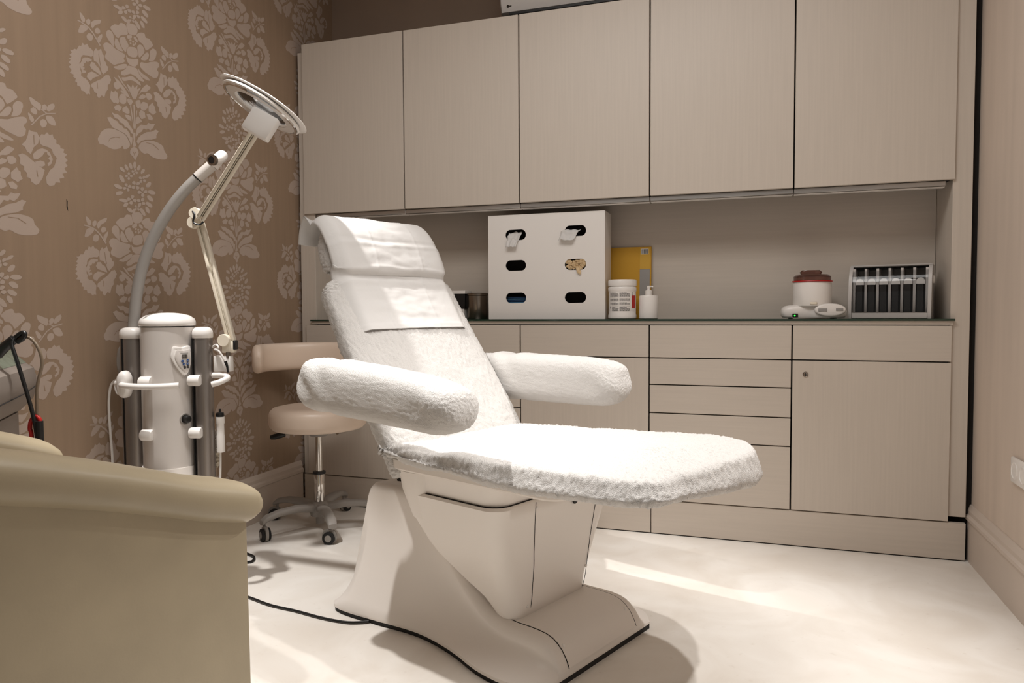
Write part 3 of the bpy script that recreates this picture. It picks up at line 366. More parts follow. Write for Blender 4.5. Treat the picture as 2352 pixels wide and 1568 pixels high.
# air conditioner above the wall cabinets
ac = empty('air_conditioner', 'white split air conditioner on the wall above the wall cabinets', 'air conditioner', (-.70, 3.20, 2.31))
prof = [(.198, .0), (.06, .0), (.02, .012), (.004, .05), (0, .12), (.004, .24), (.03, .285), (.198, .29)]
MB().loft([[(x, a+(.012 if e else 0), b) for a, b in prof] for x, e in ((-.405, 1), (-.397, 0), (.397, 0), (.405, 1))]).build('casing', M['white_pl'], ac)
MB().box(-.36, .36, .012, .05, -.004, .006, mi=0).build('air_slot', M['black'], ac)
MB().box(-.36, .36, .03, .09, -.012, -.005, .002, 1).build('louver', M['white_pl'], ac)
k = MB(); X = Matrix.Translation((-.365, .012, .035)) @ Matrix.Rotation(PI/2+.25, 4, 'X'); k.lathe([(.006, -.002), (.006, .003), (0, .003)], 16, X=X); k.box(.006, .017, -.002, .002, 0, .0025, X=X)
k.build('indicator', M['lcd'], ac)

# socket on the right wall
so = empty('wall_socket', 'double white power socket on the right wall', 'socket', (XR, 2.565, .44))
MB().box(-.011, 0, -.085, .072, -.040, .040, .004, 2).build('frame', M['white_pl'], so)
for y in (.036, -.036):
    k = MB(); X = Matrix.Translation((-.0105, y, 0)) @ Matrix.Rotation(-PI/2, 4, 'Y')
    k.lathe([(.027, 0), (.027, .0022), (.0235, .0024), (.021, -.004), (0, -.0045)], 28, X=X)
    for dy in (-.0095, .0095): k.lathe([(.0026, -.0046), (.0026, -.0036), (0, -.0036)], 10, c=(0, dy, 0), mi=1, X=X)
    k.build('outlet', [M['white_pl'], M['black']], so)

# ---------------------------------------------------------------- treatment chair (local: +x to the foot end, +y to the cabinets)
CH = (-.76115, 2.0706, 0); CR = math.radians(-22.5)
chair = empty('treatment_chair', 'white reclining treatment chair with terry covers on a moulded pedestal', 'treatment chair', CH, CR)
def terry_fuzz(amp=1.0, fold=None):
    def f(co):
        n = noise.noise(co*300)*.0013+noise.noise(co*150+Vector((3, 7, 1)))*.0036+noise.noise(co*16)*.0025
        return amp*n + (fold(co) if fold else 0)
    return f
# pedestal
HB = [(-.43, .262), (-.40, .287), (-.33, .289), (-.22, .272), (-.05, .246), (.10, .262), (.22, .294), (.32, .302), (.385, .285), (.425, .245)]
HT = [(-.43, .20), (-.36, .188), (-.30, .185), (-.12, .180), (.0, .175), (.12, .185), (.25, .200), (.36, .205), (.425, .20)]
HH = [(-.43, .030), (-.418, .10), (-.395, .20), (-.370, .30), (-.354, .365), (-.346, .390), (-.330, .400), (-.14, .402), (-.10, .385), (-.02, .27), (.05, .195), (.14, .130), (.22, .108), (.33, .106), (.375, .098), (.405, .075), (.420, .052), (.428, .034)]
us = [-.43, -.425, -.418, -.41, -.40, -.385, -.37, -.36, -.352, -.345, -.338, -.33, -.315, -.29, -.25, -.21, -.17, -.14, -.12, -.10, -.08, -.05, -.02, .02, .05, .09, .14, .18, .22, .26, .30, .33, .355, .375, .392, .405, .414, .420, .425, .428]
def base_sec(u, lift=0.0, vmax=None):
    hb, ht, h = smooth_interp(HB, u), smooth_interp(HT, u), smooth_interp(HH, u)
    half = []
    z0 = .014
    rr = min(.030, h*.3); zb = z0+min(.010, h*.15)
    half.append((hb, z0)); half.append((hb+.001, zb))
    for k in range(1, 15):
        t = k/15; e = (1-t)
        half.append((ht+.012*e+(hb-ht-.012)*(e**2.6), zb+max(.0005, h-rr-zb)*t))
    for k in range(0, 6):
        a = PI/2*k/5; half.append((ht-rr*(1-math.cos(a)), h-rr+rr*math.sin(a)))
    return [(u, -v, z) for v, z in half]+[(u, v, z) for v, z in half[::-1]]
MB().loft([base_sec(u) for u in us]).build('pedestal', M['white_sat'], chair, angle=60)
k = MB(); sole = [(u, -(smooth_interp(HB, u)-.004)) for u in us]+[(u, smooth_interp(HB, u)-.004) for u in us[::-1]]
k.prism(sole, lambda p: (p[0], p[1], 0), lambda p: (p[0], p[1], .0145)); k.build('sole', M['rubber'], chair, label='black rubber edge')
# front cover of the pedestal: a raised sheet with dark seam edges
cu = [.20, .22, .26, .30, .33, .355, .375, .392, .405, .414, .420, .425, .428]
vs_ = [-.162+.324*j/10 for j in range(11)]
G0 = [[(u+(.0012 if u > .37 else 0), v, smooth_interp(HH, u)+.0012) for v in vs_] for u in cu]
MB().grid(G0).build('front_cover', M['white_sat'], chair)
for s in (-1, 1):
    MB().tube([(u+(.001 if u > .37 else 0), s*.1635, smooth_interp(HH, u)+.0003) for u in cu], .0009, 6).build('cover_seam', M['seam'], chair)
    for u, v in ((.245, .150), (.40, .150)):
        k = MB(); h = smooth_interp(HH, u); X = Matrix.Translation((u, s*v, h+.001)) @ Matrix.Rotation(0 if u < .3 else 1.0, 4, 'Y'); k.lathe([(.005, 0), (.005, .002), (.003, .003), (0, .003)], 12, X=X); k.build('screw', M['white_pl'], chair)
# lift housing (tapered box)
UR = [(.085, .205), (.10, .178), (.156, .120), (.27, -.030), (.36, -.078), (.44, -.100), (.50, -.108)]
UF = [(.085, .235), (.10, .250), (.156, .257), (.27, .268), (.36, .280), (.44, .292), (.50, .298)]
WH = [(.085, .155), (.10, .168), (.156, .186), (.20, .205), (.27, .232), (.36, .262), (.44, .282), (.50, .290)]
def house_ring(z, d=0.0, ur=None):
    r = min(.055, max(.02, (interp(UF, z)-interp(UR, z))*.45))
    return [(x, y, z) for x, y in rrect((interp(UR, z) if ur is None else ur)+d, interp(UF, z)-d, -interp(WH, z)+d, interp(WH, z)-d, r, 8)]
zs = [.085, .0875, .092, .10, .115, .135, .156, .18, .20, .23, .26, .29, .32, .36, .40, .432, .438]
rings = [house_ring(z, .012 if z == .085 else .005 if z == .0875 else .002 if z == .092 else (.006 if z == .438 else 0)) for z in zs]
MB().loft(rings).build('lift_housing', M['white_sat'], chair, angle=50)
MB().loft([house_ring(z, d) for z, d in ((.434, .016), (.440, .014), (.500, .014), (.505, .02))]).build('tilt_frame', M['white_sat'], chair)
MB().loft([house_ring(.4375, .011), house_ring(.4405, .011)]).build('gap_shadow', M['seam'], chair)
MB().loft([[(x, y, z) for x, y in rrect(interp(UR, z)-.001, .03, -interp(WH, z)-.001, interp(WH, z)+.001, .05, 8)] for z in (.36, .40, .44, .495)]).build('rear_shroud', M['white_sat'], chair)
for s, vv in ((-1, -.105), (1, .150)):
    P = [(interp(UF, z)+.0006, vv+(.028*(z-.10)/.33 if s > 0 else -.02*max(0, (z-.25))/.18+.012*max(0, .3-z)), z) for z in (.092, .14, .20, .25, .28, .31, .36, .432)]
    MB().tube(P, .0009, 6, smooth=4).build('housing_seam', M['seam'], chair)
for v, z in ((-.118, .135), (-.118, .415), (.155, .175)):
    X = Matrix.Translation((interp(UF, z), v, z)) @ Matrix.Rotation(PI/2, 4, 'Y'); MB().lathe([(.0045, -.001), (.0045, .0015), (.003, .0025), (0, .0025)], 12, X=X).build('screw', M['white_pl'], chair)
k = MB(); X = Matrix.Translation((.291, .055, .428)) @ Matrix.Rotation(PI/2, 4, 'Y')
k.loft([[(-p[1], p[0], 0) for p in sellipse(.017, .038, 24, 2.4)], [(-p[1], p[0], .003) for p in sellipse(.015, .036, 24, 2.4)]], X=X)
k.build('grip_hole', M['black'], chair)
k = MB(); k.loft([[(x, y, z) for x, y in rrect(-.30, -.17, -.12, .12, .02)] for z in (.39, .4045)]); k.build('slot', M['seam'], chair)
# seat underside pad in white vinyl
k = MB(); pr = rrect(-.115, .50, -.305, .275, .05)
k.loft([[(p[0]*.98, p[1]*.96, .497) for p in pr], [(p[0], p[1], .505) for p in pr], [(p[0], p[1], .528) for p in pr], [(p[0]*.98, p[1]*.97, .535) for p in pr]])
k.build('seat_pan', M['white_vinyl'], chair)
# seat cushion in a terry cover
out = catmull([(p[0], p[1], 0) for p in ((-.13, -.28), (-.105, -.325), (.05, -.336), (.30, -.338), (.55, -.340), (.69, -.338), (.742, -.328), (.770, -.292), (.781, -.21), (.793, -.10), (.802, .01), (.803, .10), (.775, .20), (.705, .300), (.61, .350), (.45, .345), (.20, .315), (.0, .295), (-.105, .285), (-.13, .25), (-.135, 0))], 10, True)
out = resample(out, .0038); N = len(out)
nrm = [(out[(i+1) % N]-out[i-1]).normalized() for i in range(N)]; nrm = [Vector((t.y, -t.x, 0)) for t in nrm]
BZ = [(-.13, .545), (.117, .527), (.27, .519), (.415, .515), (.60, .526), (.78, .538), (.82, .542)]
def bz(p): return interp(BZ, p.x)-.030*max(0, min(1, (p.x-.55)/.2))*max(0, min(1, (p.y+.25)/.35))
def seat_top(x, y): return .560+.030*max(0, min(1, (x+.1)/.85)) + .004*math.cos(y*5)
def relax(R, n):
    for _ in range(n): R = [(R[i-1]+R[i]*2+R[(i+1) % N])*.25 for i in range(N)]
    return R
def INS(d): return relax([out[i]-nrm[i]*d for i in range(N)], int(d/.030*70))
IN30 = INS(.030)
rings = []
prof = [(.050, -.004), (.030, -.004), (.012, -.001), (.003, .005), (-.001, .012)]
for ins, dz in prof: rings.append([(out[i]-nrm[i]*ins)+Vector((0, 0, bz(out[i])+dz)) for i in range(N)])
for k_ in range(1, 7):
    t = k_/7; rings.append([(out[i]-nrm[i]*(-.002+.012*t*t))+Vector((0, 0, bz(out[i])+.012+(seat_top(out[i].x, out[i].y)-.022-bz(out[i])-.012)*t)) for i in range(N)])
for k_ in range(1, 7):
    a = PI/2*k_/6; Q = INS(.010+.020*(1-math.cos(a))); rings.append([Q[i]+Vector((0, 0, seat_top(Q[i].x, Q[i].y)-.022+.022*math.sin(a))) for i in range(N)])
for k_ in range(1, 61):
    t = k_/60
    R = []
    for i in range(N):
        p0 = IN30[i]; p = p0.lerp(Vector((.33+(p0.x-.33)*.5, 0, 0)), t); R.append(Vector((p.x, p.y, seat_top(p.x, p.y)+.002*math.sin(min(1, t*3)*PI/2))))
    rings.append(R)
def seat_fold(co):
    f = 0
    if co.y < -.2: f += .006*math.sin(co.x*26+co.z*60)*math.exp(-((co.x-.12)/.22)**2)*min(1, (-.2-co.y)/.1)
    d = math.hypot(co.x+.10, co.y+.33); f += .008*math.sin(math.atan2(co.y+.33, co.x+.10)*16)*math.exp(-(d/.16)**2)
    return f
seat = MB().loft([[tuple(p) for p in r] for r in rings], cap0=False, cap1=False).build('seat_cushion', M['terry'], chair, angle=180, fuzz=terry_fuzz(1.15, seat_fold), label='white terry covered seat and leg rest')
# cushions swept along a side profile: (front point, thickness, half width) stations
def sweep(stn, rows, nseg, e=3.2):
    """stn: list of (u, z, thickness, halfwidth) on the front surface, from the bottom up"""
    P = catmull([(s[0], 0, s[1]) for s in stn], rows); S = [(i*rows, s) for i, s in enumerate(stn)]
    rings = []
    for i, p in enumerate(P):
        t = (P[min(i+1, len(P)-1)]-P[max(i-1, 0)]).normalized(); nr = Vector((t.z, 0, -t.x))
        if nr.x < 0: nr = -nr
        th = interp([(a, s[2]) for a, s in S], i); hw = interp([(a, s[3]) for a, s in S], i)
        c = p-nr*(th/2)
        rings.append([tuple(c+nr*b+Vector((0, a, 0))) for a, b in sellipse(hw, th/2, nseg, e)])
    return rings
BK = [(-.045, .505, .10, .292), (-.060, .530, .104, .297), (-.100, .595, .106, .300), (-.172, .700, .106, .297), (-.248, .808, .106, .292), (-.325, .918, .106, .286), (-.392, 1.018, .106, .281), (-.408, 1.040, .098, .276), (-.418, 1.053, .078, .266), (-.424, 1.060, .045, .248), (-.428, 1.064, .012, .225)]
MB().loft(sweep(BK, 18, 320)).build('backrest_cushion', M['terry'], chair, angle=180, fuzz=terry_fuzz(), label='white terry covered backrest')
HD = [(-.434, 1.060, .012, .20), (-.424, 1.063, .06, .222), (-.414, 1.076, .10, .236), (-.424, 1.115, .126, .240), (-.450, 1.163, .126, .238), (-.484, 1.207, .116, .232), (-.516, 1.235, .092, .222), (-.545, 1.245, .05, .205), (-.560, 1.249, .012, .18)]
MB().loft(sweep(HD, 14, 260)).build('headrest_cushion', M['terry'], chair, angle=180, fuzz=terry_fuzz(), label='white terry covered headrest')
MB().box(-.56, -.50, -.05, .05, 1.0, 1.10, .01, 2).build('headrest_bracket', M['white_vinyl'], chair)
def arm(sgn, hv, stn, seed):
    rings = []
    P = catmull([(s[0], sgn*s[1], s[2]) for s in stn], 16)
    for i, p in enumerate(P):
        hw = interp([(j*16, s[3]) for j, s in enumerate(stn)], i); hh = interp([(j*16, s[4]) for j, s in enumerate(stn)], i)
        rings.append([(p.x, p.y+a, p.z+b) for a, b in sellipse(hw, hh, 150, 3.0)])
    fold = lambda co: .0035*math.sin(co.z*70+co.x*30+seed)*math.exp(-((co.x-.25)/.07)**2)+.0045*math.sin(co.z*60+co.x*55)*math.exp(-((co.x+.26)/.09)**2)
    return MB().loft(rings).build('armrest_cushion', M['terry'], chair, angle=180, fuzz=terry_fuzz(.42, fold))
AL = [(-.318, .405, .742, .012, .012), (-.316, .405, .742, .040, .042), (-.305, .404, .742, .062, .060), (-.27, .402, .740, .074, .071), (-.15, .400, .735, .078, .075), (.0, .398, .727, .078, .073), (.15, .396, .717, .077, .068), (.23, .394, .711, .074, .062), (.272, .393, .708, .062, .052), (.288, .393, .707, .040, .036), (.292, .393, .707, .012, .012)]
AR = [(-.40, .366, .708, .012, .012), (-.398, .366, .708, .040, .050), (-.38, .366, .709, .060, .070), (-.32, .368, .711, .070, .080), (-.15, .374, .711, .076, .083), (.0, .382, .710, .076, .081), (.12, .386, .709, .075, .079), (.19, .385, .708, .072, .074), (.232, .385, .707, .060, .062), (.250, .385, .707, .040, .044), (.254, .385, .707, .012, .012)]
arm(-1, 0, AL, 0); arm(1, 0, AR, 2)
for s in (-1,):
    MB().box(-.24, -.16, min(s*.26, s*.37), max(s*.26, s*.37), .66, .72, .01, 2).build('armrest_bracket', M['white_vinyl'], chair)
# cotton towel over the headrest and upper backrest
path = catmull([(p[0], 0, p[1]) for p in ((-.618, 1.168), (-.606, 1.215), (-.580, 1.252), (-.545, 1.262), (-.508, 1.247), (-.476, 1.217), (-.442, 1.171), (-.415, 1.119), (-.405, 1.084), (-.415, 1.064), (-.400, 1.046), (-.388, 1.022), (-.354, .968), (-.327, .925), (-.303, .889))], 12)
L = [0.0]
for a, b in zip(path, path[1:]): L.append(L[-1]+(b-a).length)
G1 = []; NV = 110
for i, p in enumerate(path):
    t = (path[min(i+1, len(path)-1)]-path[max(i-1, 0)]).normalized(); nr = Vector((-t.z, 0, t.x))
    if nr.x+nr.z < 0: nr = -nr
    fr = L[i]/L[-1]; row = []
    for j in range(NV+1):
        q = j/NV; w0 = -.238-.012*fr; w1 = .226+.030*fr
        v = w0+(w1-w0)*q
        edge = max(0, abs(v)-.195); d = .0045-.0025*max(0, fr-.6)/.4-edge*edge*16
        body = math.sin(PI*min(1, max(0, (q-.06)/.9)))
        n = noise.noise(Vector((v*9, L[i]*30, 1.3)))*.0035+noise.noise(Vector((v*26, L[i]*46, 4)))*.0018
        d += n*body
        for s0, am, wd in ((.258, -.004, .010), (.275, .003, .008), (.365, .0035, .007), (.392, .004, .006), (.410, -.002, .006), (.455, -.001, .003)):
            wob = .012*noise.noise(Vector((v*7, s0*40, 0)))
            d += am*math.exp(-((L[i]-s0-wob)/wd)**2)*(.4+.6*body)
        for v0 in (-.09, .105): d += .0012*math.exp(-((v-v0-.01*math.sin(L[i]*9))/.004)**2)
        d += .0012*(1 if q < .03 or q > .97 or fr > .965 else 0)
        p2 = p+nr*max(d, -.09)
        row.append((p2.x, v, p2.z))
    G1.append(row)
tw = MB().grid(G1).build('towel', M['cotton'], angle=180)
tw.location = CH; tw.rotation_euler = (0, 0, CR)
sm = tw.modifiers.new('thickness', 'SOLIDIFY'); sm.thickness = .0022; sm.offset = 0
tag(tw, 'folded white cotton towel draped over the headrest of the treatment chair', 'towel')

# ---------------------------------------------------------------- rolling stool
st = empty('rolling_stool', 'cream vinyl rolling stool with curved backrest, behind the treatment chair', 'stool', (-1.785, 2.715, 0))
MB().lathe([(0, .437), (.17, .437), (.192, .442), (.204, .454), (.208, .470), (.208, .500), (.203, .518), (.190, .530), (.165, .535), (.09, .537), (0, .538)], 64).build('seat', M['cream_vinyl'], st, angle=60)
MB().lathe([(0, .404), (.035, .404), (.06, .427), (.12, .438), (0, .438)], 32).build('seat_plate', M['grey_pl'], st)
MB().lathe([(.0145, .20), (.0145, .41), (0, .41)], 24).build('gas_rod', M['chrome'], st)
MB().lathe([(.019, .06), (.024, .075), (.024, .232), (.022, .238), (.0145, .238)], 28).build('gas_cylinder', M['chrome'], st)
MB().lathe([(.014, .238), (.0275, .238), (.0275, .248), (.014, .249)], 24).build('collar', M['black'], st)
k = MB(); k.tube([(-.03, -.02, .415), (-.10, -.055, .418), (-.135, -.07, .413)], .004, 8, smooth=3)
k.build('height_lever', M['steel'], st)
k = MB(); k.tube([(-.125, -.065, .415), (-.14, -.073, .412), (-.165, -.085, .406), (-.18, -.092, .403)], lambda t: .009+.004*math.sin(PI*t), 12); k.build('lever_knob', M['black'], st)
MB().lathe([(.018, .018), (.018, .05), (.040, .055), (.044, .075), (.044, .105), (.030, .116), (0, .118)], 32).build('hub', M['grey_pl'], st)
def caster(parent, x, y, a):
    X = Matrix.Translation((x, y, 0)) @ Matrix.Rotation(a, 4, 'Z')
    f = MB(); f.tube([(0, 0, .05), (0, 0, .075)], .006, 10, X=X)
    f.loft([[(-.012+px*1.0, sy, .030+pz) for px, pz in sellipse(.030, .030, 20)] for sy in (-.006, .006)], X=X)
    c = f.build('caster', M['grey_pl'], parent)
    for sy in (-.019, .007):
        wl = MB(); W = X @ Matrix.Translation((-.012, sy, .026)) @ Matrix.Rotation(-PI/2, 4, 'X')
        wl.lathe([(0, 0), (.020, 0), (.026, .002), (.026, .010), (.020, .012), (0, .012)], 24, X=W); 
        w_ = wl.build('wheel', M['rubber'], c)
    for sy in (-.0195, .0195): MB().lathe([(0, -.0006), (.014, -.0006), (.014, .0006), (0, .0006)], 20, X=X @ Matrix.Translation((-.012, sy, .026)) @ Matrix.Rotation(-PI/2, 4, 'X')).build('wheel_cap', M['grey_pl'], c)
for q in range(5):
    a = math.radians(-46+72*q); ca, sa = math.cos(a), math.sin(a)
    arm_ = MB(); P = [(.035, .092), (.11, .102), (.19, .100), (.245, .088), (.268, .074)]
    rg = []
    for (r, z), hw, hh in zip(P, (.024, .024, .022, .021, .018), (.018, .015, .013, .013, .010)):
        rg.append([(ca*r-sa*y, sa*r+ca*y, z+zz) for y, zz in sellipse(hw, hh, 20, 3)])
    lg = arm_.loft(rg).build('leg', M['grey_pl'], st)
    caster(lg, ca*.256, sa*.256, a+1.0+q*.9)
# curved backrest of the stool, on the wall side
ang = [math.radians(x) for x in range(70, 222, 4)]
rg = []
for i, a in enumerate(ang):
    e = min(i, len(ang)-1-i); s = (.30, .72, .92, 1)[min(e, 3)]
    R = .265
    rg.append([(math.cos(a)*(R+p), math.sin(a)*(R+p)*.80, .742+q*s) for p, q in sellipse(.026*(.25+.75*s), .062, 28, 3)])
MB().loft(rg).build('backrest', M['cream_vinyl'], st, angle=60)
MB().tube([(.03, .10, .405), (.035, .20, .41), (.04, .235, .46), (.04, .24, .60), (.04, .235, .70)], .011, 10, smooth=5).build('backrest_stem', M['chrome'], st)

# ---------------------------------------------------------------- tub armchair in the foreground
fa = math.radians(13.5); fx = Vector((math.cos(fa), -math.sin(fa))); ff = Vector((math.sin(fa), math.cos(fa)))
E_ = Vector((-.785, .994)); org = E_-fx*.31-ff*.30
ch = empty('tub_armchair', 'worn cream leather tub armchair in the left foreground, seen from its side', 'armchair', (org.x, org.y, 0), -fa)
def upath(hw, y1, y0, n=14):
    P = [(hw, y1), (hw, y1-.10), (hw, y1-.22), (hw, y0)]
    for k in range(1, n):
        a = PI*k/n; P.append((hw*math.cos(a), y0-hw*.98*math.sin(a)))
    P += [(-hw, y0), (-hw, y1-.27), (-hw, y1-.17), (-hw, y1-.075)]
    return P
yf, y0 = .30, -.12
cl = catmull([(p[0], p[1], 0) for p in upath(.245, yf, y0)], 5)
HT2 = [(-.45, .800), (-.12, .792), (-.02, .765), (.08, .734), (.16, .706), (.22, .684), (.27, .670), (.30, .662)]
def rimz(p): return interp(HT2, p.y)+(.018*max(0, min(1, (p.y+.1)/.2)) if p.x < 0 else 0)
def wall_rings(path, prof):
    rings = []
    for i, p in enumerate(path):
        t = (path[min(i+1, len(path)-1)]-path[max(i-1, 0)]).normalized(); nr = Vector((t.y, -t.x, 0))
        if i == 0 or i == len(path)-1: pass
        rings.append(prof(p, nr, i))
    return rings
def shell_prof(p, nr, i):
    h = rimz(p)-.060; r = []
    for o, z in ((.060, .05), (.064, .10), (.062, .45), (.0545, h-.03), (.0545, h+.02), (-.05, h+.02), (-.055, .10), (-.05, .05)): r.append(tuple(p+nr*-o*-1+Vector((0, 0, z))))
    return r
MB().loft(wall_rings(cl, shell_prof)).build('shell', M['hide'], ch, angle=60)
def roll_prof(sc=1.0):
    def f(p, nr, i):
        h = rimz(p); n = len(cl); e = min(i, n-1-i); s = (.45, .72, .88, .97)[e] if e < 4 else 1.0
        c = p+Vector((0, 0, h-.036)); R = []
        for a, b in sellipse(.073*(.9+.1*s), .038*s, 40, 2.8):
            R.append(tuple(c+nr*(a+.002)+Vector((0, 0, b))))
        return R
    return f
ext = [cl[0]+Vector((0, .022, 0)), cl[0]+Vector((0, .019, 0)), cl[0]+Vector((0, .010, 0))]
ext2 = [cl[-1]+Vector((0, .010, 0)), cl[-1]+Vector((0, .019, 0)), cl[-1]+Vector((0, .022, 0))]
cl = ext+cl+ext2
rr_ = MB().loft(wall_rings(cl, roll_prof())).build('padded_rim', M['hide'], ch, angle=60)
sm_ = []
for i, p in enumerate(cl[3:-3]):
    q = cl[3:-3]; t = (q[min(i+1, len(q)-1)]-q[max(i-1, 0)]).normalized(); nr = Vector((t.y, -t.x, 0)); sm_.append(p+nr*.066+Vector((0, 0, rimz(p)-.070)))
MB().tube(sm_, .0022, 6).build('rim_seam', mat('leather_seam', (120, 104, 84), .6), ch)
k = MB(); pr = rrect(-.195, .195, -.30, .295, .06)
k.loft([[(p[0]*s, p[1]*s, z) for p in pr] for z, s in ((.30, .97), (.315, 1), (.40, 1), (.425, .97), (.435, .85))]).build('seat_cushion', M['hide'], ch, angle=60)
k = MB(); pr = rrect(-.25, .25, -.33, .29, .08); k.loft([[(p[0], p[1], z) for p in pr] for z in (.06, .30)]); k.build('seat_base', M['hide'], ch)
for x, y in ((.24, .24), (-.24, .24), (.19, -.30), (-.19, -.30)): MB().lathe([(.018, 0), (.022, .052), (0, .052)], 16, c=(x, y, 0)).build('foot', M['black'], ch)

# ---------------------------------------------------------------- treatment tower (steam column) near the wallpaper
VR = Vector((.95, .3118, 0)); VF = Vector((-.3118, .95, 0))          # across / away, as the tower is turned
tw0 = Vector((-1.868, 1.955, 0))
tt = empty('treatment_tower', 'pearl grey treatment column with two aluminium posts and white domed cap', 'treatment device', tw0, math.atan2(.3118, .95))
# local: +x right along the posts, -y to the front
MB().lathe([(0, .06), (.0855, .06), (.0855, .898), (0, .898)], 64).build('column', M['column'], tt)
MB().lathe([(.0845, .898), (.0845, .902)], 64).build('cap_groove', M['black'], tt)
k = MB(); k.lathe([(.0865, .902), (.0885, .905), (.0885, .914), (.084, .926), (.068, .937), (.045, .943), (.02, .946), (0, .9465)], 64)
k.build('domed_cap', M['white_pl'], tt, angle=60)
k = MB(); k.grid([[(-.05+.02*t+w_*.012, -.068+.075*t*1.0, .0008+interp([(0, .9465), (.02, .946), (.045, .943), (.068, .937), (.084, .926), (.09, .914)], math.hypot(-.05+.02*t+w_*.012, -.068+.075*t))) for w_ in (0, .5, 1)] for t in [j/8 for j in range(9)]])
k.build('cap_stripe', M['grey_pl'], tt)
for s, w_, nm in ((-1, .0350, 'left'), (1, .0310, 'right')):
    cx = -.121 if s < 0 else .1195
    pst = MB().loft([[(cx+a, b-.005, z) for a, b in sellipse(w_, .030, 40, 2.3)] for z in (.06, .862)]).build('post', M['alu_v'], tt)
    k = MB()
    for z, q in ((.862, 1.06), (.880, 1.06), (.889, .98), (.895, .80), (.898, .5)): pass
    MB().loft([[(cx+a*q, (b)*q-.005, z) for a, b in sellipse(w_, .030, 40, 2.3)] for z, q in ((.860, .98), (.862, 1.05), (.876, 1.06), (.884, 1.02), (.890, .92), (.895, .76), (.8975, .5), (.898, .2))]).build('post_cap', M['white_pl'], pst, angle=60)
    MB().box(cx-s*.0+(-.020 if s < 0 else -.026), cx+(-.0155 if s < 0 else -.0215), -.0345, -.028, .10, .860).build('slot', M['black'], pst)
    for z in (.72, .545):
        X = Matrix.Translation((-.036 if s < 0 else .106, -.086 if s < 0 else -.045, z)) @ Matrix.Rotation(PI/2, 4, 'Y')
        MB().lathe([(.0, -.020), (.016, -.019), (.0185, -.015), (.0185, .015), (.016, .019), (0, .020)], 28, X=X).build('coupling', M['white_pl'], tt)
# base flare and feet
k = MB(); k.lathe([(.087, .43), (.089, .43), (.093, .36), (.12, .16), (.15, .10), (.15, .06), (.10, .055)], 48); k.build('base_cover', M['white_sat'], tt)
for q in range(5):
    a = math.radians(18+72*q); f_ = MB().tube([(math.cos(a)*.10, math.sin(a)*.10, .08), (math.cos(a)*.16, math.sin(a)*.16, .068), (math.cos(a)*.20, math.sin(a)*.20, .055)], .018, 12).build('foot', M['grey_pl'], tt)
    X = Matrix.Translation((math.cos(a)*.19, math.sin(a)*.19, .024)) @ Matrix.Rotation(PI/2, 4, 'X')
    MB().lathe([(0, -.009), (.024, -.009), (.024, .009), (0, .009)], 20, X=X).build('wheel', M['rubber'], f_)
# control panel wrapped on the column
PO = .037   # the panel sits round to the right of the column
def on_col(x, z, r): a = x/.0855; return (math.sin(a)*r, -math.cos(a)*r, z)
shp = [(.018, .045), (.040, .041), (.062, .046), (.068, .038), (.070, .010), (.067, -.015), (.058, -.035), (.047, -.045), (.036, -.036), (.020, -.012), (.010, .012), (.012, .030)]
def panel(scale, r0, r1, name, m, par, dx=0, dz=0, cx=.043+.037):
    p = [(cx+dx+(a-.043)*scale, .787+dz+b*scale) for a, b in [(q.x, q.y) for q in catmull([(a, b, 0) for a, b in shp], 3, True)]]
    k = MB(); R0 = [on_col(a, b, r0) for a, b in p]; R1 = [on_col(a, b, r1) for a, b in p]; R2 = [on_col(cx+(a-cx)*.93, .787+(b-.787)*.93, r1+.0015) for a, b in p]
    return k.loft([R0, R1, R2]).build(name, m, par)
pn = panel(1.08, .084, .0935, 'control_panel', M['white_pl'], tt)
panel(.86, .094, .0960, 'panel_face', M['column'], pn, .003, -.001)
def patch(x0, x1, z0, z1, r, name, m, par): 
    return MB().grid([[on_col(PO+x0+(x1-x0)*i/4, z0+(z1-z0)*j, r) for i in range(5)] for j in (0, 1)]).build(name, m, par)
dsp = patch(.037, .054, .796, .808, .0982, 'display', M['lcd'], pn)
k = MB()
for d_ in range(3):   # three seven-segment digits, all segments faintly visible
    xx = PO+.0385+.0053*d_
    for (a, b, c, e) in ((0, .0032, 0, .0007), (0, .0032, .0043, .005), (0, .0032, .0088, .0095), (0, .0007, 0, .0095), (.0026, .0033, 0, .0095)):
        k.grid([[on_col(xx+a+(b-a)*i, .7972+c+(e-c)*j, .0986) for i in (0, 1)] for j in (0, 1)])
k.build('digits', M['grey_pl'], dsp)
for bx, bz, m_ in ((.0385, .786, 'blue'), (.0550, .787, 'blue'), (.0430, .776, 'blue'), (.0545, .7765, 'blue'), (.0455, .7655, 'black'), (.0552, .7665, 'black')):
    bx += PO; a = bx/.0855; X = Matrix.Translation(on_col(bx, bz, .0975)) @ Matrix.Rotation(a, 4, 'Z') @ Matrix.Rotation(PI/2, 4, 'X')
    bt = MB().lathe([(.0044, 0), (.0044, .0008), (.0035, .0014), (0, .0014)], 20, X=X).build('button', M[m_], pn)
    MB().box(-.0016, .0016, -.0004, .0004, .0013, .0017, X=X).build('button_mark', M['white_pl'], bt)
patch(.033, .057, .8115, .8135, .0982, 'panel_print', M['label'], pn)
kx = math.radians(57.5); X = Matrix.Translation((math.sin(kx)*.085, -math.cos(kx)*.085, .592)) @ Matrix.Rotation(kx, 4, 'Z') @ Matrix.Rotation(PI/2, 4, 'X')
kb = MB().lathe([(.019, -.004), (.019, .003), (.015, .003), (.015, .0), (0, .0)], 28, X=X).build('knob_ring', M['grey_pl'], tt)
MB().lathe([(.0135, 0), (.012, .018), (.009, .020), (0, .020)], 24, X=X).build('knob', M['black'], kb)
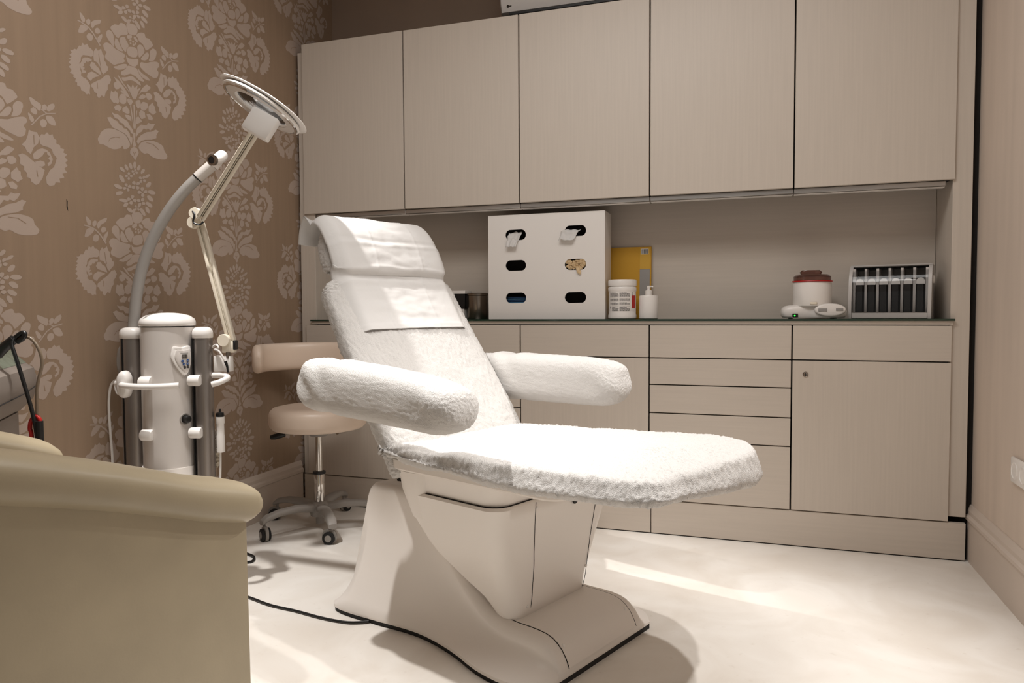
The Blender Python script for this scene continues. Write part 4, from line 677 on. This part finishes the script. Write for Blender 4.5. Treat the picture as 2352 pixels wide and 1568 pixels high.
# handles
k = MB(); X = Matrix.Translation((-.110, -.070, .712)) @ Matrix.Rotation(PI/2, 4, 'X')
k.loft([[(p[0]*q, p[1]*q*(1-.25*math.cos(p[0]*0)), z) for p in [(x*(1-.12*math.exp(-(y/.022)**2)), y) for x, y in sellipse(.0225, .060, 40, 2.3)]] for z, q in ((-.012, .85), (-.004, 1), (.012, 1), (.022, .9), (.028, .65))], X=X)
hb_ = k.build('handle_mount', M['white_pl'], tt, angle=60)
MB().tube([(-.108, -.090, .712), (-.100, -.108, .711), (-.04, -.125, .709), (.03, -.126, .709), (.085, -.112, .711)], .0098, 14, smooth=6).build('handle_bar', M['white_pl'], hb_)
MB().tube([(.150, -.005, .734), (.190, -.010, .734), (.210, -.030, .727), (.196, -.058, .716), (.172, -.066, .709)], .0098, 14, smooth=6).build('handle_bar', M['white_pl'], tt)
MB().tube([(-.130, -.055, .712), (-.155, -.045, .712)], .010, 12).build('handle_stub', M['white_pl'], tt)
k = MB().loft([[(-.165+a*q, .02+y, .78+b*q) for a, b in sellipse(.018, .060, 30, 2.2)] for y, q in ((-.02, .6), (-.012, .9), (0, 1), (.012, 1), (.02, .8))]); k.build('hose_reel', M['grey_pl'], tt)

# steam arm standing on the left post
sa_ = empty('steam_arm', 'curved grey steam arm with white elbow nozzle on the left post', 'steam arm', (-1.992, 1.935, .896))
o_ = Vector((-1.992, 1.935, .896))
pp = [Vector(p)-o_ for p in ((-2.012, 1.942, .80), (-2.009, 1.944, .862), (-2.004, 1.948, .922), (-1.996, 1.953, 1.003), (-1.980, 1.962, 1.093), (-1.949, 1.977, 1.189), (-1.903, 1.997, 1.280), (-1.850, 2.018, 1.356), (-1.803, 2.039, 1.408))]
MB().tube(pp, .0185, 18, smooth=8).build('curved_tube', M['grey_hose'], sa_)
pp = [Vector(p)-o_ for p in ((-1.803, 2.039, 1.408), (-1.780, 2.050, 1.432), (-1.757, 2.060, 1.453))]
MB().tube(pp, .0195, 18).build('sleeve', M['column'], sa_)
MB().tube([p+Vector((0, 0, 0)) for p in [Vector(q)-o_ for q in ((-1.8045, 2.0384, 1.4065), (-1.8015, 2.0396, 1.4095))]], .0199, 18).build('sleeve_joint', M['black'], sa_)
pp = [Vector(p)-o_ for p in ((-1.757, 2.060, 1.450), (-1.742, 2.066, 1.470), (-1.727, 2.068, 1.482), (-1.718, 2.060, 1.480), (-1.716, 2.040, 1.466), (-1.716, 2.018, 1.458))]
MB().tube(pp, lambda t: .021-.004*t, 18, smooth=6).build('elbow', M['white_pl'], sa_)
dv = (Vector((-1.716, 1.995, 1.455))-Vector((-1.716, 2.020, 1.459))).normalized(); X = Matrix.Translation(Vector((-1.716, 2.020, 1.459))-o_) @ dv.to_track_quat('Z', 'Y').to_matrix().to_4x4()
k = MB(); k.lathe([(.0165, 0), (.0185, .006), (.0185, .014), (.0125, .014), (.0115, .004), (0, .003)], 24, X=X); k.build('nozzle_rim', M['steel'], sa_)
k = MB(); k.lathe([(.0118, .0135), (0, .0137)], 20, X=X); k.build('nozzle_opening', M['black'], sa_)

# magnifier lamp on the right post
lo = Vector((-1.700, 2.015, .812))
ml = empty('magnifier_lamp', 'ivory jointed magnifier lamp with round ring head, clamped to the right post', 'lamp', lo)
def rel(P): return [Vector(p)-lo for p in P]
def bar_pair(p, q, name, gap, w, d):
    p, q = Vector(p)-lo, Vector(q)-lo; t = (q-p).normalized(); n = (r2-t*r2.dot(t)).normalized(); b = t.cross(n); Ln = (q-p).length
    X = Matrix((n, b, t)).transposed().to_4x4(); X.translation = p
    k = MB()
    k.box(-gap/2-w, -gap/2, -d, d, 0, Ln, .003, 2, X=X); k.box(gap/2, gap/2+w, -d, d, 0, Ln, .003, 2, X=X); k.box(-gap/2, gap/2, -d*.1, d*.6, .01, Ln-.01, mi=1, X=X)
    k.box(-.0015, .0015, -d*.5, 0, .01, Ln-.01, X=X)
    return k.build(name, [M['ivory'], M['grey_pl']], ml)
bar_pair((-1.668, 2.029, .845), (-1.774, 2.012, 1.250), 'lower_arm', .006, .0105, .012)
bar_pair((-1.752, 1.990, 1.262), (-1.466, 1.912, 1.510), 'upper_arm', .007, .0115, .012)
def disc(c, r, th, name, m, dirv=None):
    d_ = (dirv or -VF).normalized(); X = Matrix.Translation(Vector(c)-lo) @ d_.to_track_quat('Z', 'Y').to_matrix().to_4x4()
    return MB().lathe([(0, -th), (r*.92, -th), (r, -th*.7), (r, th*.7), (r*.92, th), (0, th)], 28, X=X).build(name, m, ml)
disc((-1.786, 2.000, 1.250), .021, .016, 'elbow_joint', M['ivory']); disc((-1.765, 1.985, 1.278), .019, .017, 'elbow_joint', M['ivory'])
MB().tube(rel(((-1.768, 1.97, 1.285), (-1.754, 1.965, 1.272), (-1.757, 1.962, 1.247), (-1.738, 1.968, 1.238), (-1.727, 1.975, 1.248))), .003, 8, smooth=5).build('joint_cable', M['black'], ml)
disc((-1.684, 2.012, .852), .021, .014, 'base_joint', M['ivory'])
X = Matrix.Rotation(math.atan2(.3118, .95), 4, 'Z')
MB().box(.005, .048, -.012, .012, -.002, .036, .003, 2, X=X).build('yoke', M['ivory'], ml)
MB().box(.043, .052, -.013, .013, .008, .040, .002, 1, X=X).build('yoke_end', M['black'], ml)
MB().box(-.022, .035, -.015, .015, -.066, -.012, .003, 2, X=X).build('clamp', M['white_pl'], ml)
MB().lathe([(.008, -.02), (.008, 0), (0, 0)], 16, c=(.028, 0, 0)).build('pivot_pin', M['steel'], ml)
k = MB(); k.tube(rel(((-1.72, 1.995, .83), (-1.700, 1.99, .838), (-1.690, 1.988, .828), (-1.705, 1.99, .822), (-1.688, 1.986, .818), (-1.676, 1.99, .800), (-1.668, 1.995, .780))), .0035, 8, smooth=6); cb = k.build('power_cable', M['white_pl'], ml)
MB().tube(rel(((-1.668, 1.995, .783), (-1.664, 1.998, .765), (-1.663, 2.0, .745))), lambda t: .0055-.003*t, 10).build('jack_plug', M['black'], cb)
# lamp head
hc = Vector((-1.428, 1.899, 1.577))-lo
mj = (r2*.878-u2*.479).normalized(); nd0 = (-r2*.479-u2*.878).normalized(); tl = math.radians(8)
nd = (nd0*math.cos(tl)-fw*math.sin(tl)).normalized(); sd = nd.cross(mj).normalized()
HX = Matrix((mj*.93, sd*.93, -nd*.93)).transposed().to_4x4(); HX.translation = hc       # local z points up out of the back of the head
def ringm(prof, n=72, X=HX):
    k = MB(); rings = [[(r*math.cos(2*PI*j/n), r*math.sin(2*PI*j/n), z) for j in range(n)] for r, z in prof]; rings.append(rings[0]); return k.loft(rings, True, False, False, X=X)
ringm([(.092, -.009), (.134, -.009), (.138, -.005), (.136, .001), (.126, .005), (.104, .006), (.090, .005), (.088, -.006)]).build('head_ring', M['white_pl'], ml, angle=60)
ringm([(.124, -.0092), (.133, -.0092), (.132, -.0135), (.125, -.0135)]).build('ring_trim', M['chrome'], ml)
ringm([(.092, -.0092), (.123, -.0092), (.122, -.0115), (.093, -.0115)]).build('light_tube_cover', M['column'], ml)
MB().lathe([(0, -.007), (.06, -.006), (.0875, -.003), (.0875, .001), (.06, .003), (0, .004)], 56, X=HX).build('magnifying_lens', M['film'], ml)
# wide rim shell over the back of the ring, open over the lens
k = MB(); rr_ = []
for q, z in ((.62, .012), (.66, .019), (.80, .0185), (.93, .0155), (.99, .012), (1.0, .010), (.985, .0075), (.80, .008), (.62, .008)): rr_.append([(a*q, b*q, z) for a, b in sellipse(.156, .138, 72, 2.1)])
rr_.append(rr_[0]); k.loft(rr_, True, False, False, X=HX); k.build('rim_shell', M['white_pl'], ml, angle=60)
NX = Matrix.Translation(Vector((-1.437, 1.906, 1.530))-lo) @ HX.to_3x3().to_4x4()
MB().box(-.047, .047, -.018, .018, -.046, .036, .004, 2, X=NX).build('head_bracket', M['white_pl'], ml)
for x in (-.028, .028): MB().box(x-.003, x+.003, -.0225, -.018, -.042, -.038, X=NX).build('bracket_slot', M['black'], ml)

# spray handpiece hanging from the right post, with its cord
hp = empty('spray_handpiece', 'small white spray handpiece with black tip hanging beside the right post', 'handpiece', (-1.712, 2.015, .545))
k = MB().lathe([(0, -.075), (.0135, -.075), (.0135, -.020), (.0125, -.015), (.0125, .020), (.014, .024), (.014, .046), (0, .046)], 24); k.build('body', M['white_pl'], hp)
MB().lathe([(.013, .046), (.014, .050), (.012, .060), (.004, .062), (.004, .072), (0, .072)], 20).build('tip', M['black'], hp)
MB().tube([(-.002, 0, -.075), (-.004, 0, -.14), (-.010, 0, -.21), (-.03, .01, -.24), (-.035, .01, -.15), (-.028, .01, -.02), (-.035, 0, .0)], .0035, 8, smooth=6).build('hose', M['white_pl'], hp)
k = MB().tube([(-.026+.006*math.cos(t*1.9), .012+.006*math.sin(t*1.9), -.02-.0016*t) for t in range(70)], .002, 6); k.build('coiled_cord', M['ivory'], hp)
cbl = MB().tube([(-2.052, 1.915, .715), (-2.075, 1.925, .712), (-2.090, 1.922, .690), (-2.094, 1.917, .628), (-2.088, 1.915, .522), (-2.082, 1.914, .429), (-2.085, 1.912, .20), (-2.07, 1.90, .006), (-2.0, 1.85, .006)], .004, 8, smooth=8)
cbl.tube([(-2.074, 1.925, .712), (-2.066, 1.92, .690), (-2.052, 1.915, .672), (-2.035, 1.912, .668)], .004, 8, smooth=6)
tag(cbl.build('cable', M['white_pl']), 'white cable looping down the wallpaper left of the treatment column', 'cable')

# ---------------------------------------------------------------- grey console at the far left
dc = empty('console_device', 'grey console with sloped screen at the left edge, before the wallpaper', 'treatment device', (-2.0, 1.56, 0), math.atan2(.76, -.65))
# local: +x recedes along the front, +y is toward the front of the console
prof = [(0, .800), (.014, .790), (.020, .765), (.020, .728), (.010, .700), (-.02, .668), (-.085, .662), (-.085, .868), (-.070, .868)]
k = MB(); k.loft([[(x, -(-.03+(y+.03)*q), .765+(z-.765)*q) for y, z in prof] for x, q in ((-.42, 1), (-.030, 1), (-.012, .985), (-.003, .95), (0, .90))]); k.build('housing', M['devgrey'], dc, angle=35)
def slope(x, t, h): return (x, .002+.067*t-h*.7, .800+.067*t+h*.7)
MB().grid([[slope(x, t, .002) for x in (-.41, -.018)] for t in (.05, .97)]).build('screen', M['screen'], dc, label='greenish sloped touch screen')
for x, t in ((-.30, .5), (-.27, .5), (-.30, .35), (-.26, .35), (-.24, .55), (-.12, .75), (-.10, .75)): MB().grid([[slope(x+a, t+b, .003) for a in (0, .016)] for b in (0, .09)]).build('screen_icon', M['lcd'], dc)
MB().tube([(-.42, -.0206, .724), (-.16, -.0206, .728), (-.02, -.0206, .738)], .0012, 6).build('housing_seam', M['seam'], dc)
MB().loft([[(x, y, z) for x, y in rrect(-.36, -.055, .015, .075, .02)] for z in (.08, .668)]).build('neck', M['devgrey'], dc)
MB().loft([[(-.2+(x+.2)*q, y*q, z) for x, y in rrect(-.40, -.02, -.12, .085, .03)] for z, q in ((.0, .98), (.06, 1), (.085, .92))]).build('foot_plate', M['devgrey'], dc)
# probe and tubes belong to the console's own hose set
ps = empty('probe_hose_set', 'black probe with black, clear and red hoses on the grey console', 'hoses', (-1.78, 1.37, .87))
po = Vector((-1.78, 1.37, .87)); rp = lambda P: [Vector(p)-po for p in P]
MB().tube(rp(((-1.835, 1.345, .842), (-1.812, 1.352, .864), (-1.792, 1.360, .882))), lambda t: .0135-.002*t, 16).build('probe_grip', M['black'], ps)
MB().tube(rp(((-1.797, 1.358, .878), (-1.780, 1.364, .893), (-1.770, 1.367, .898), (-1.764, 1.367, .893), (-1.770, 1.365, .882), (-1.784, 1.362, .874))), .006, 10, smooth=6).build('probe_loop', M['black'], ps)
MB().tube(rp(((-1.790, 1.358, .884), (-1.788, 1.350, .868), (-1.776, 1.350, .835), (-1.759, 1.353, .780), (-1.741, 1.357, .715), (-1.730, 1.360, .660), (-1.727, 1.362, .60), (-1.727, 1.362, .50))), .0048, 10, smooth=6).build('black_hose', M['black'], ps)
MB().tube(rp(((-1.787, 1.366, .880), (-1.773, 1.375, .887), (-1.755, 1.381, .878), (-1.738, 1.385, .850), (-1.732, 1.386, .816), (-1.740, 1.381, .776), (-1.743, 1.378, .742), (-1.741, 1.375, .697), (-1.738, 1.370, .646), (-1.735, 1.368, .52))), .0042, 10, smooth=6).build('clear_hose', mat('smoky_clear_hose', (150, 132, 112), .15, trans=.4), ps)
MB().tube(rp(((-1.745, 1.361, .50), (-1.745, 1.361, .629), (-1.750, 1.361, .651), (-1.747, 1.363, .673), (-1.736, 1.367, .683), (-1.727, 1.369, .677), (-1.723, 1.370, .660))), .0052, 10, smooth=6).build('red_hose', M['red'], ps)
MB().tube(rp(((-1.724, 1.366, .672), (-1.722, 1.366, .50))), .0095, 10).build('hose_sleeve', M['black'], ps)

# floor cables
tag(MB().tube([(-1.70, 1.98, .005), (-1.579, 1.961, .005), (-1.458, 1.925, .005), (-1.349, 1.910, .005), (-1.241, 1.890, .005), (-1.148, 1.886, .005), (-1.09, 1.908, .006)], .0042, 8, smooth=8).build('cable', M['black']), 'black power cable lying on the floor, running to the chair pedestal', 'cable')
tag(MB().tube([(-1.90, 2.33, .005), (-1.841, 2.310, .005), (-1.804, 2.291, .005), (-1.780, 2.257, .005), (-1.786, 2.235, .005), (-1.83, 2.22, .005)], .005, 8, smooth=8).build('cable', M['black']), 'short black cable loop on the floor by the armchair edge, below the stool caster', 'cable')

# ---------------------------------------------------------------- things on the worktop
ZT = ZW+.0004
# glove and tissue dispenser
gd = empty('glove_dispenser', 'large white dispenser box with six oval openings on the worktop', 'dispenser', (-.858, 3.088, ZT))
HW, HZ, DP = .2665, .466, .150
holes = [(-.136, .376), (-.136, .240), (-.136, .095), (.137, .384), (.137, .238), (.137, .094)]
def panel_with_holes():
    bm = bmesh.new(); outer = [(-HW, 0), (HW, 0), (HW, HZ), (-HW, HZ)]; loops = [outer]
    for cx_, cz_ in holes:
        lp = []
        for k in range(24):
            a = 2*PI*k/24; lp.append((cx_+(.024 if math.cos(a) > 0 else -.024)+.024*math.cos(a), cz_+.024*math.sin(a)))
        loops.append(lp)
    es = []
    for lp in loops:
        vv = [bm.verts.new((a, 0, b)) for a, b in lp]
        for i in range(len(vv)): es.append(bm.edges.new((vv[i], vv[(i+1) % len(vv)])))
    bmesh.ops.triangle_fill(bm, edges=es, use_beauty=True)
    g = bmesh.ops.extrude_face_region(bm, geom=bm.faces[:]); bmesh.ops.translate(bm, verts=[v for v in g['geom'] if isinstance(v, bmesh.types.BMVert)], vec=(0, .004, 0))
    bm.verts.index_update(); V = [v.co[:] for v in bm.verts]; F = [[v.index for v in f.verts] for f in bm.faces]; bm.free(); return V, F
V, F = panel_with_holes()
k = MB().add(V, F); k.box(-HW, -HW+.004, .004, DP, 0, HZ); k.box(HW-.004, HW, .004, DP, 0, HZ); k.box(-HW+.004, HW-.004, .004, DP, 0, .004); k.box(-HW+.004, HW-.004, .004, DP, HZ-.004, HZ)
k.box(-.003, .003, .005, DP, .004, HZ-.004); k.box(-HW+.004, HW-.004, DP-.004, DP, .004, HZ-.004)
k.build('case', M['white_pl'], gd, angle=30)
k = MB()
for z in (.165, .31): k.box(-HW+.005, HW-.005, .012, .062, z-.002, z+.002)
k.box(-HW+.005, HW-.005, .062, .064, .006, HZ-.006); k.build('shelf_and_shade_sheet', M['inner_shade'], gd)  # dark colour and rear sheet put shade inside the white case
def scrunch(c, w, h, n, m, name, lab, cat, seed, sag=0.0, tilt=0.0):
    r_ = random.Random(seed); G_ = []
    for i in range(n+1):
        row = []
        for j in range(n+1):
            a, b = i/n, j/n
            x = (a-.5)*w*(1-.25*b)+tilt*b; z = -b*h-.25*h*noise.noise(Vector((a*3, seed, b*2)))
            y = .016*(1-b*2.4)+.007*noise.noise(Vector((a*6+seed, b*2, 0)))
            y = y if b < .25 else min(y, -.0035-.006*abs(noise.noise(Vector((a*7, b*3, seed)))))
            row.append((c[0]+x, c[1]+y, c[2]+z))
        G_.append(row)
    o = MB().grid(G_).build(name, m, angle=180); s_ = o.modifiers.new('thickness', 'SOLIDIFY'); s_.thickness = .0008
    return tag(o, lab, cat, 'tissues pulled out of the dispenser')
bx, by = -.858, 3.088
scrunch((bx-.141, by, ZT+.388), .062, .068, 16, M['cotton'], 'tissue', 'white tissue hanging from the top left opening of the dispenser', 'tissue', 3, tilt=-.012)
scrunch((bx+.118, by, ZT+.392), .082, .050, 16, M['cotton'], 'tissue', 'crumpled white tissue sticking out of the top right dispenser opening', 'tissue', 9, tilt=-.02)
# gloves in the middle right opening
k = MB(); rg_ = random.Random(4)
for q in range(44):
    x = -.040+.08*rg_.random(); z = -.018+.034*rg_.random(); P = []
    for j in range(5): P.append((bx+.137+max(-.042, min(.042, x+.016*(rg_.random()-.5))), by+.012-.008*rg_.random(), ZT+.238+max(-.020, min(.020, z+.014*(rg_.random()-.5)))))
    k.tube(P, .0065, 8, smooth=4, flat=.6)
k.tube([(bx+.145, by+.008, ZT+.228), (bx+.150, by-.004, ZT+.218), (bx+.155, by-.005, ZT+.205), (bx+.162, by-.004, ZT+.202)], .009, 8, smooth=4, flat=.5)
tag(k.build('latex_gloves', M['latex'], angle=60), 'bunched beige latex gloves in the middle right opening of the dispenser', 'gloves')
k = MB()
for q in range(4): k.box(bx-.19, bx-.085, by+.020, by+.058, ZT+.070+q*.008, ZT+.0765+q*.008, .002, 1, mi=q % 2)
tag(k.build('face_masks', [M['bluecloth'], mat('deep_blue_cloth', (30, 62, 100), .8)]), 'stack of blue face masks inside the lower left opening of the dispenser', 'masks')

# wipes canister
wc = empty('wipes_canister', 'white wipes canister with printed label, right of the dispenser box', 'canister', (-.521, 3.12, ZT))
MB().lathe([(0, 0), (.056, 0), (.0605, .004), (.0605, .016), (.0585, .020), (.0585, .117), (.0605, .121), (.0605, .134), (.057, .139), (.053, .141), (0, .141)], 56).build('body', M['white_pl'], wc)
MB().lathe([(.054, .1412), (.0605, .1412), (.0612, .145), (.0612, .163), (.058, .168), (0, .169)], 56).build('lid', M['white_pl'], wc)
def cyl_patch(k, r, a0, a1, z0, z1, mi=0, n=8):
    k.grid([[(r*math.sin(math.radians(a0+(a1-a0)*i/n)), -r*math.cos(math.radians(a0+(a1-a0)*i/n)), z) for i in range(n+1)] for z in (z0, z1)], mi)
k = MB(); cyl_patch(k, .0588, -66, 74, .034, .115, 0, 24)
lb = k.build('label_band', M['white_pl'], wc, label='printed paper label')
k = MB(); rr1 = random.Random(2)
for col_ in ((-50, -6), (-2, 42)):
    z = .112
    for ln in range(19):
        if ln in (5, 9, 13): z -= .0042; continue
        e = col_[1] if ln % 5 else col_[0]+(col_[1]-col_[0])*.7
        a = col_[0]+(12 if col_[0] < -10 and ln > 11 else 0)
        while a < e-2:
            b = min(e, a+2+rr1.random()*6); cyl_patch(k, .0590, a, b, z-.0028, z, 0, 3); a = b+.9
        z -= .0042
cyl_patch(k, .0590, -50, -44, .044, .054, 0, 2)
k.build('label_text', mat('label_print_dark', (92, 88, 84), .7), lb)
k = MB(); cyl_patch(k, .0592, 52, 74, .046, .100, 0, 6); k.build('red_panel', M['red'], lb)
k = MB()
for a in range(0, 300, 20):
    a0, a1 = math.radians(a+40), math.radians(a+60); P = []
    for r_, t in ((.0042, a0), (.0042, a1), (.0026, a1), (.0026, a0)):
        ang_ = math.radians(56)+r_*math.cos(t)/.0592; P.append((.0595*math.sin(ang_), -.0595*math.cos(ang_), .108+r_*math.sin(t)))
    k.add(P, [(0, 1, 2, 3)])
k.build('label_mark', M['black'], lb)

# soap pump bottle
pb = empty('pump_bottle', 'small white pump bottle beside the wipes canister', 'bottle', (-.408, 3.12, ZT))
MB().lathe([(0, 0), (.037, 0), (.0405, .003), (.0405, .094), (.038, .099), (.016, .101), (0, .101)], 44).build('body', M['white_pl'], pb)
MB().lathe([(0, .101), (.0145, .101), (.0145, .120), (.011, .122), (.007, .123), (.007, .132), (0, .132)], 28).build('collar', M['white_pl'], pb)
k = MB().lathe([(0, .132), (.0085, .132), (.0085, .139), (.006, .141), (0, .141)], 20); k.tube([(0, 0, .138), (.012, -.002, .1385), (.020, -.003, .136)], .0028, 8); k.build('pump_head', M['white_pl'], pb)

# mustard envelope
me_ = empty('envelope', 'mustard yellow card envelope leaning on the niche back, behind the wipes canister', 'envelope', (-.515, 3.262, ZT))
X = Matrix.Rotation(-.06, 4, 'X')
MB().box(-.115, .098, 0, .006, 0, .322, .001, 1, X=X).build('card', M['yellow'], me_)
MB().box(.047, .093, -.0012, -.0002, .221, .318, X=X).build('flap', mat('mustard_flap', (204, 158, 52), .6), me_)
MB().box(.047, .092, -.0012, -.0002, .06, .220, X=X).build('grey_sticker', M['label'], me_)
k = MB(); k.box(.052, .085, -.002, -.0013, .288, .313, X=X); bc_ = k.build('barcode_label', M['white_pl'], me_)
k = MB(); xx = .055; rb = random.Random(5)
while xx < .081:
    w_ = .001+.0022*rb.random(); k.box(xx, xx+w_, -.0026, -.0021, .290, .311, X=X); xx += w_+.0012+.001*rb.random()
k.build('bars', M['black'], bc_)

# steel canister and boxes behind the backrest
sc_ = empty('steel_canister', 'brushed steel canister on the worktop, left of the dispenser box', 'canister', (-1.215, 3.185, ZT))
MB().lathe([(0, 0), (.047, 0), (.0485, .002), (.0485, .108), (0, .108)], 48).build('body', M['steel'], sc_)
MB().lathe([(.0485, .1085), (.051, .110), (.051, .118), (.048, .121), (0, .122)], 48).build('lid', M['steel'], sc_)
bb = empty('black_box', 'black and white carton beside the steel canister, half hidden by the towel', 'box', (-1.318, 3.175, ZT))
MB().box(-.050, .045, -.02, .06, 0, .048, .001, 1).build('lower_carton', M['white_pl'], bb)
MB().box(-.056, .050, -.022, .062, .048, .118, .001, 1).build('black_band', M['black'], bb)
MB().box(-.056, .052, -.022, .062, .1182, .133, .001, 1).build('lid', M['white_pl'], bb)

# wax heater
wh = empty('wax_heater', 'round white wax heater with smoked brown lid on a wide base', 'wax heater', (.241, 3.145, ZT))
k = MB(); plan = [(-.118, -.02), (-.105, -.048), (-.06, -.056), (-.01, -.052), (.03, -.066), (.08, -.070), (.118, -.050), (.128, -.01), (.118, .04), (.06, .072), (0, .08), (-.07, .066), (-.112, .03)]
pl_ = [(p.x, p.y) for p in catmull([(a, b, 0) for a, b in plan], 5, True)]
k.loft([[(a*q, b*q, z) for a, b in pl_] for z, q in ((.004, .93), (.010, .98), (.026, 1), (.040, .97), (.050, .88), (.054, .70))]); k.build('base', M['white_pl'], wh, angle=60)
MB().loft([[(.062+a*q, -.060+y, .034+b*q) for a, b in sellipse(.058, .026, 36, 2)] for y, q in ((.02, 1), (-.006, 1), (-.012, .94), (-.014, .8))]).build('front_bezel', M['white_pl'], wh, angle=60)
k = MB(); k.box(.018, .050, -.0765, -.073, .028, .040, .001, 1); k.box(.082, .108, -.0765, -.073, .030, .041, .001, 1); k.build('grip_slot', M['label'], wh)
MB().lathe([(.070, .050), (.0725, .056), (.0725, .140), (.070, .146), (0, .146)], 56).build('pot', M['white_pl'], wh)
MB().lathe([(.0755, .1465), (.077, .148), (.0755, .151), (.062, .1515), (0, .1515)], 48).build('rim_ring', M['red'], wh)
k = MB().lathe([(.070, .152), (.0705, .168), (.060, .176), (0, .178)], 48); k.build('lid', M['brownlid'], wh)
MB().loft([[(a*q-.005, b*q, z) for a, b in sellipse(.042, .014, 30, 2.5)] for z, q in ((.177, .9), (.186, 1), (.194, .8))]).build('lid_grip', M['brownlid'], wh)
MB().box(-.012, .014, -.077, -.070, .056, .066, .002, 1).build('latch', M['ivory'], wh)
sw = MB().box(-.076, -.055, -.060, -.053, .006, .020, .001, 1).build('switch', M['black'], wh)
MB().lathe([(.0028, 0), (.0028, .0015), (0, .0018)], 12, X=Matrix.Translation((-.067, -.060, .012)) @ Matrix.Rotation(PI/2, 4, 'X')).build('power_light', M['led'], sw)
for x, y in ((-.08, -.03), (.08, -.04), (.08, .04), (-.08, .04)): MB().lathe([(.008, 0), (.008, .006), (0, .006)], 12, c=(x, y, 0)).build('foot', M['black'], wh)

# tool organiser with six slots
og = empty('tool_organiser', 'grey organiser with clear curved cover and six black slots, beside the wax heater', 'organiser', (.531, 3.172, ZT), math.radians(-15))
hw = .143
side = [(-.075, 0), (-.078, .02), (-.076, .09), (-.066, .15), (-.048, .190), (-.025, .207), (.075, .207), (.085, .195), (.085, 0)]
for s in (-1, 1):
    x0 = s*hw; x1 = s*(hw-.012)
    k = MB().prism(side, lambda p: (x0, p[0], p[1]), lambda p: (x1, p[0], p[1])); k.build('side_wall', M['pale_grey'], og)
MB().box(-hw+.012, hw-.012, -.075, .085, 0, .024, .002, 1).build('tray', M['pale_grey'], og)
MB().box(-hw+.012, hw-.012, .06, .083, .02, .205).build('rear_wall', M['pale_grey'], og)
MB().box(-hw, hw, -.030, .083, .203, .210, .003, 1).build('top', M['pale_grey'], og)
for i in range(6):
    x = -.105+.042*i
    k = MB().box(x-.0125, x+.0095, -.050, .03, .024, .132, .001, 1); sl = k.build('black_cartridge', M['black'], og)
    k = MB(); k.prism([(a, b) for a, b in [(-.015, 0), (.015, 0)]+[(.015*math.cos(math.radians(t)), .006+.018*math.sin(math.radians(t))) for t in range(0, 181, 15)]], lambda p: (x+p[0], -.052, .132+p[1]), lambda p: (x+p[0], .02, .132+p[1])); k.build('roller_cap', M['white_pl'], sl)
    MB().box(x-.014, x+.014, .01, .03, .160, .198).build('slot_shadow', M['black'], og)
k = MB()
for i in range(7): k.box(-.126+.042*i-.0045, -.126+.042*i+.0045, -.048, .05, .024, .195)
k.build('divider', M['pale_grey'], og)
fr_ = [(-.0765, .024), (-.0775, .06), (-.074, .10), (-.064, .15), (-.046, .188), (-.026, .203)]
k = MB().grid([[(x, p[0]-.0008, p[1]) for x in (-hw+.013, -.001)] for p in fr_]); k.grid([[(x, p[0]-.0008, p[1]) for x in (.001, hw-.013)] for p in fr_])
k.build('clear_cover', M['film'], og)
MB().lathe([(.016, 0), (.016, .006), (0, .006)], 24, X=Matrix.Translation((hw, 0, .150)) @ Matrix.Rotation(PI/2, 4, 'Y')).build('pivot_knob', M['white_pl'], og)
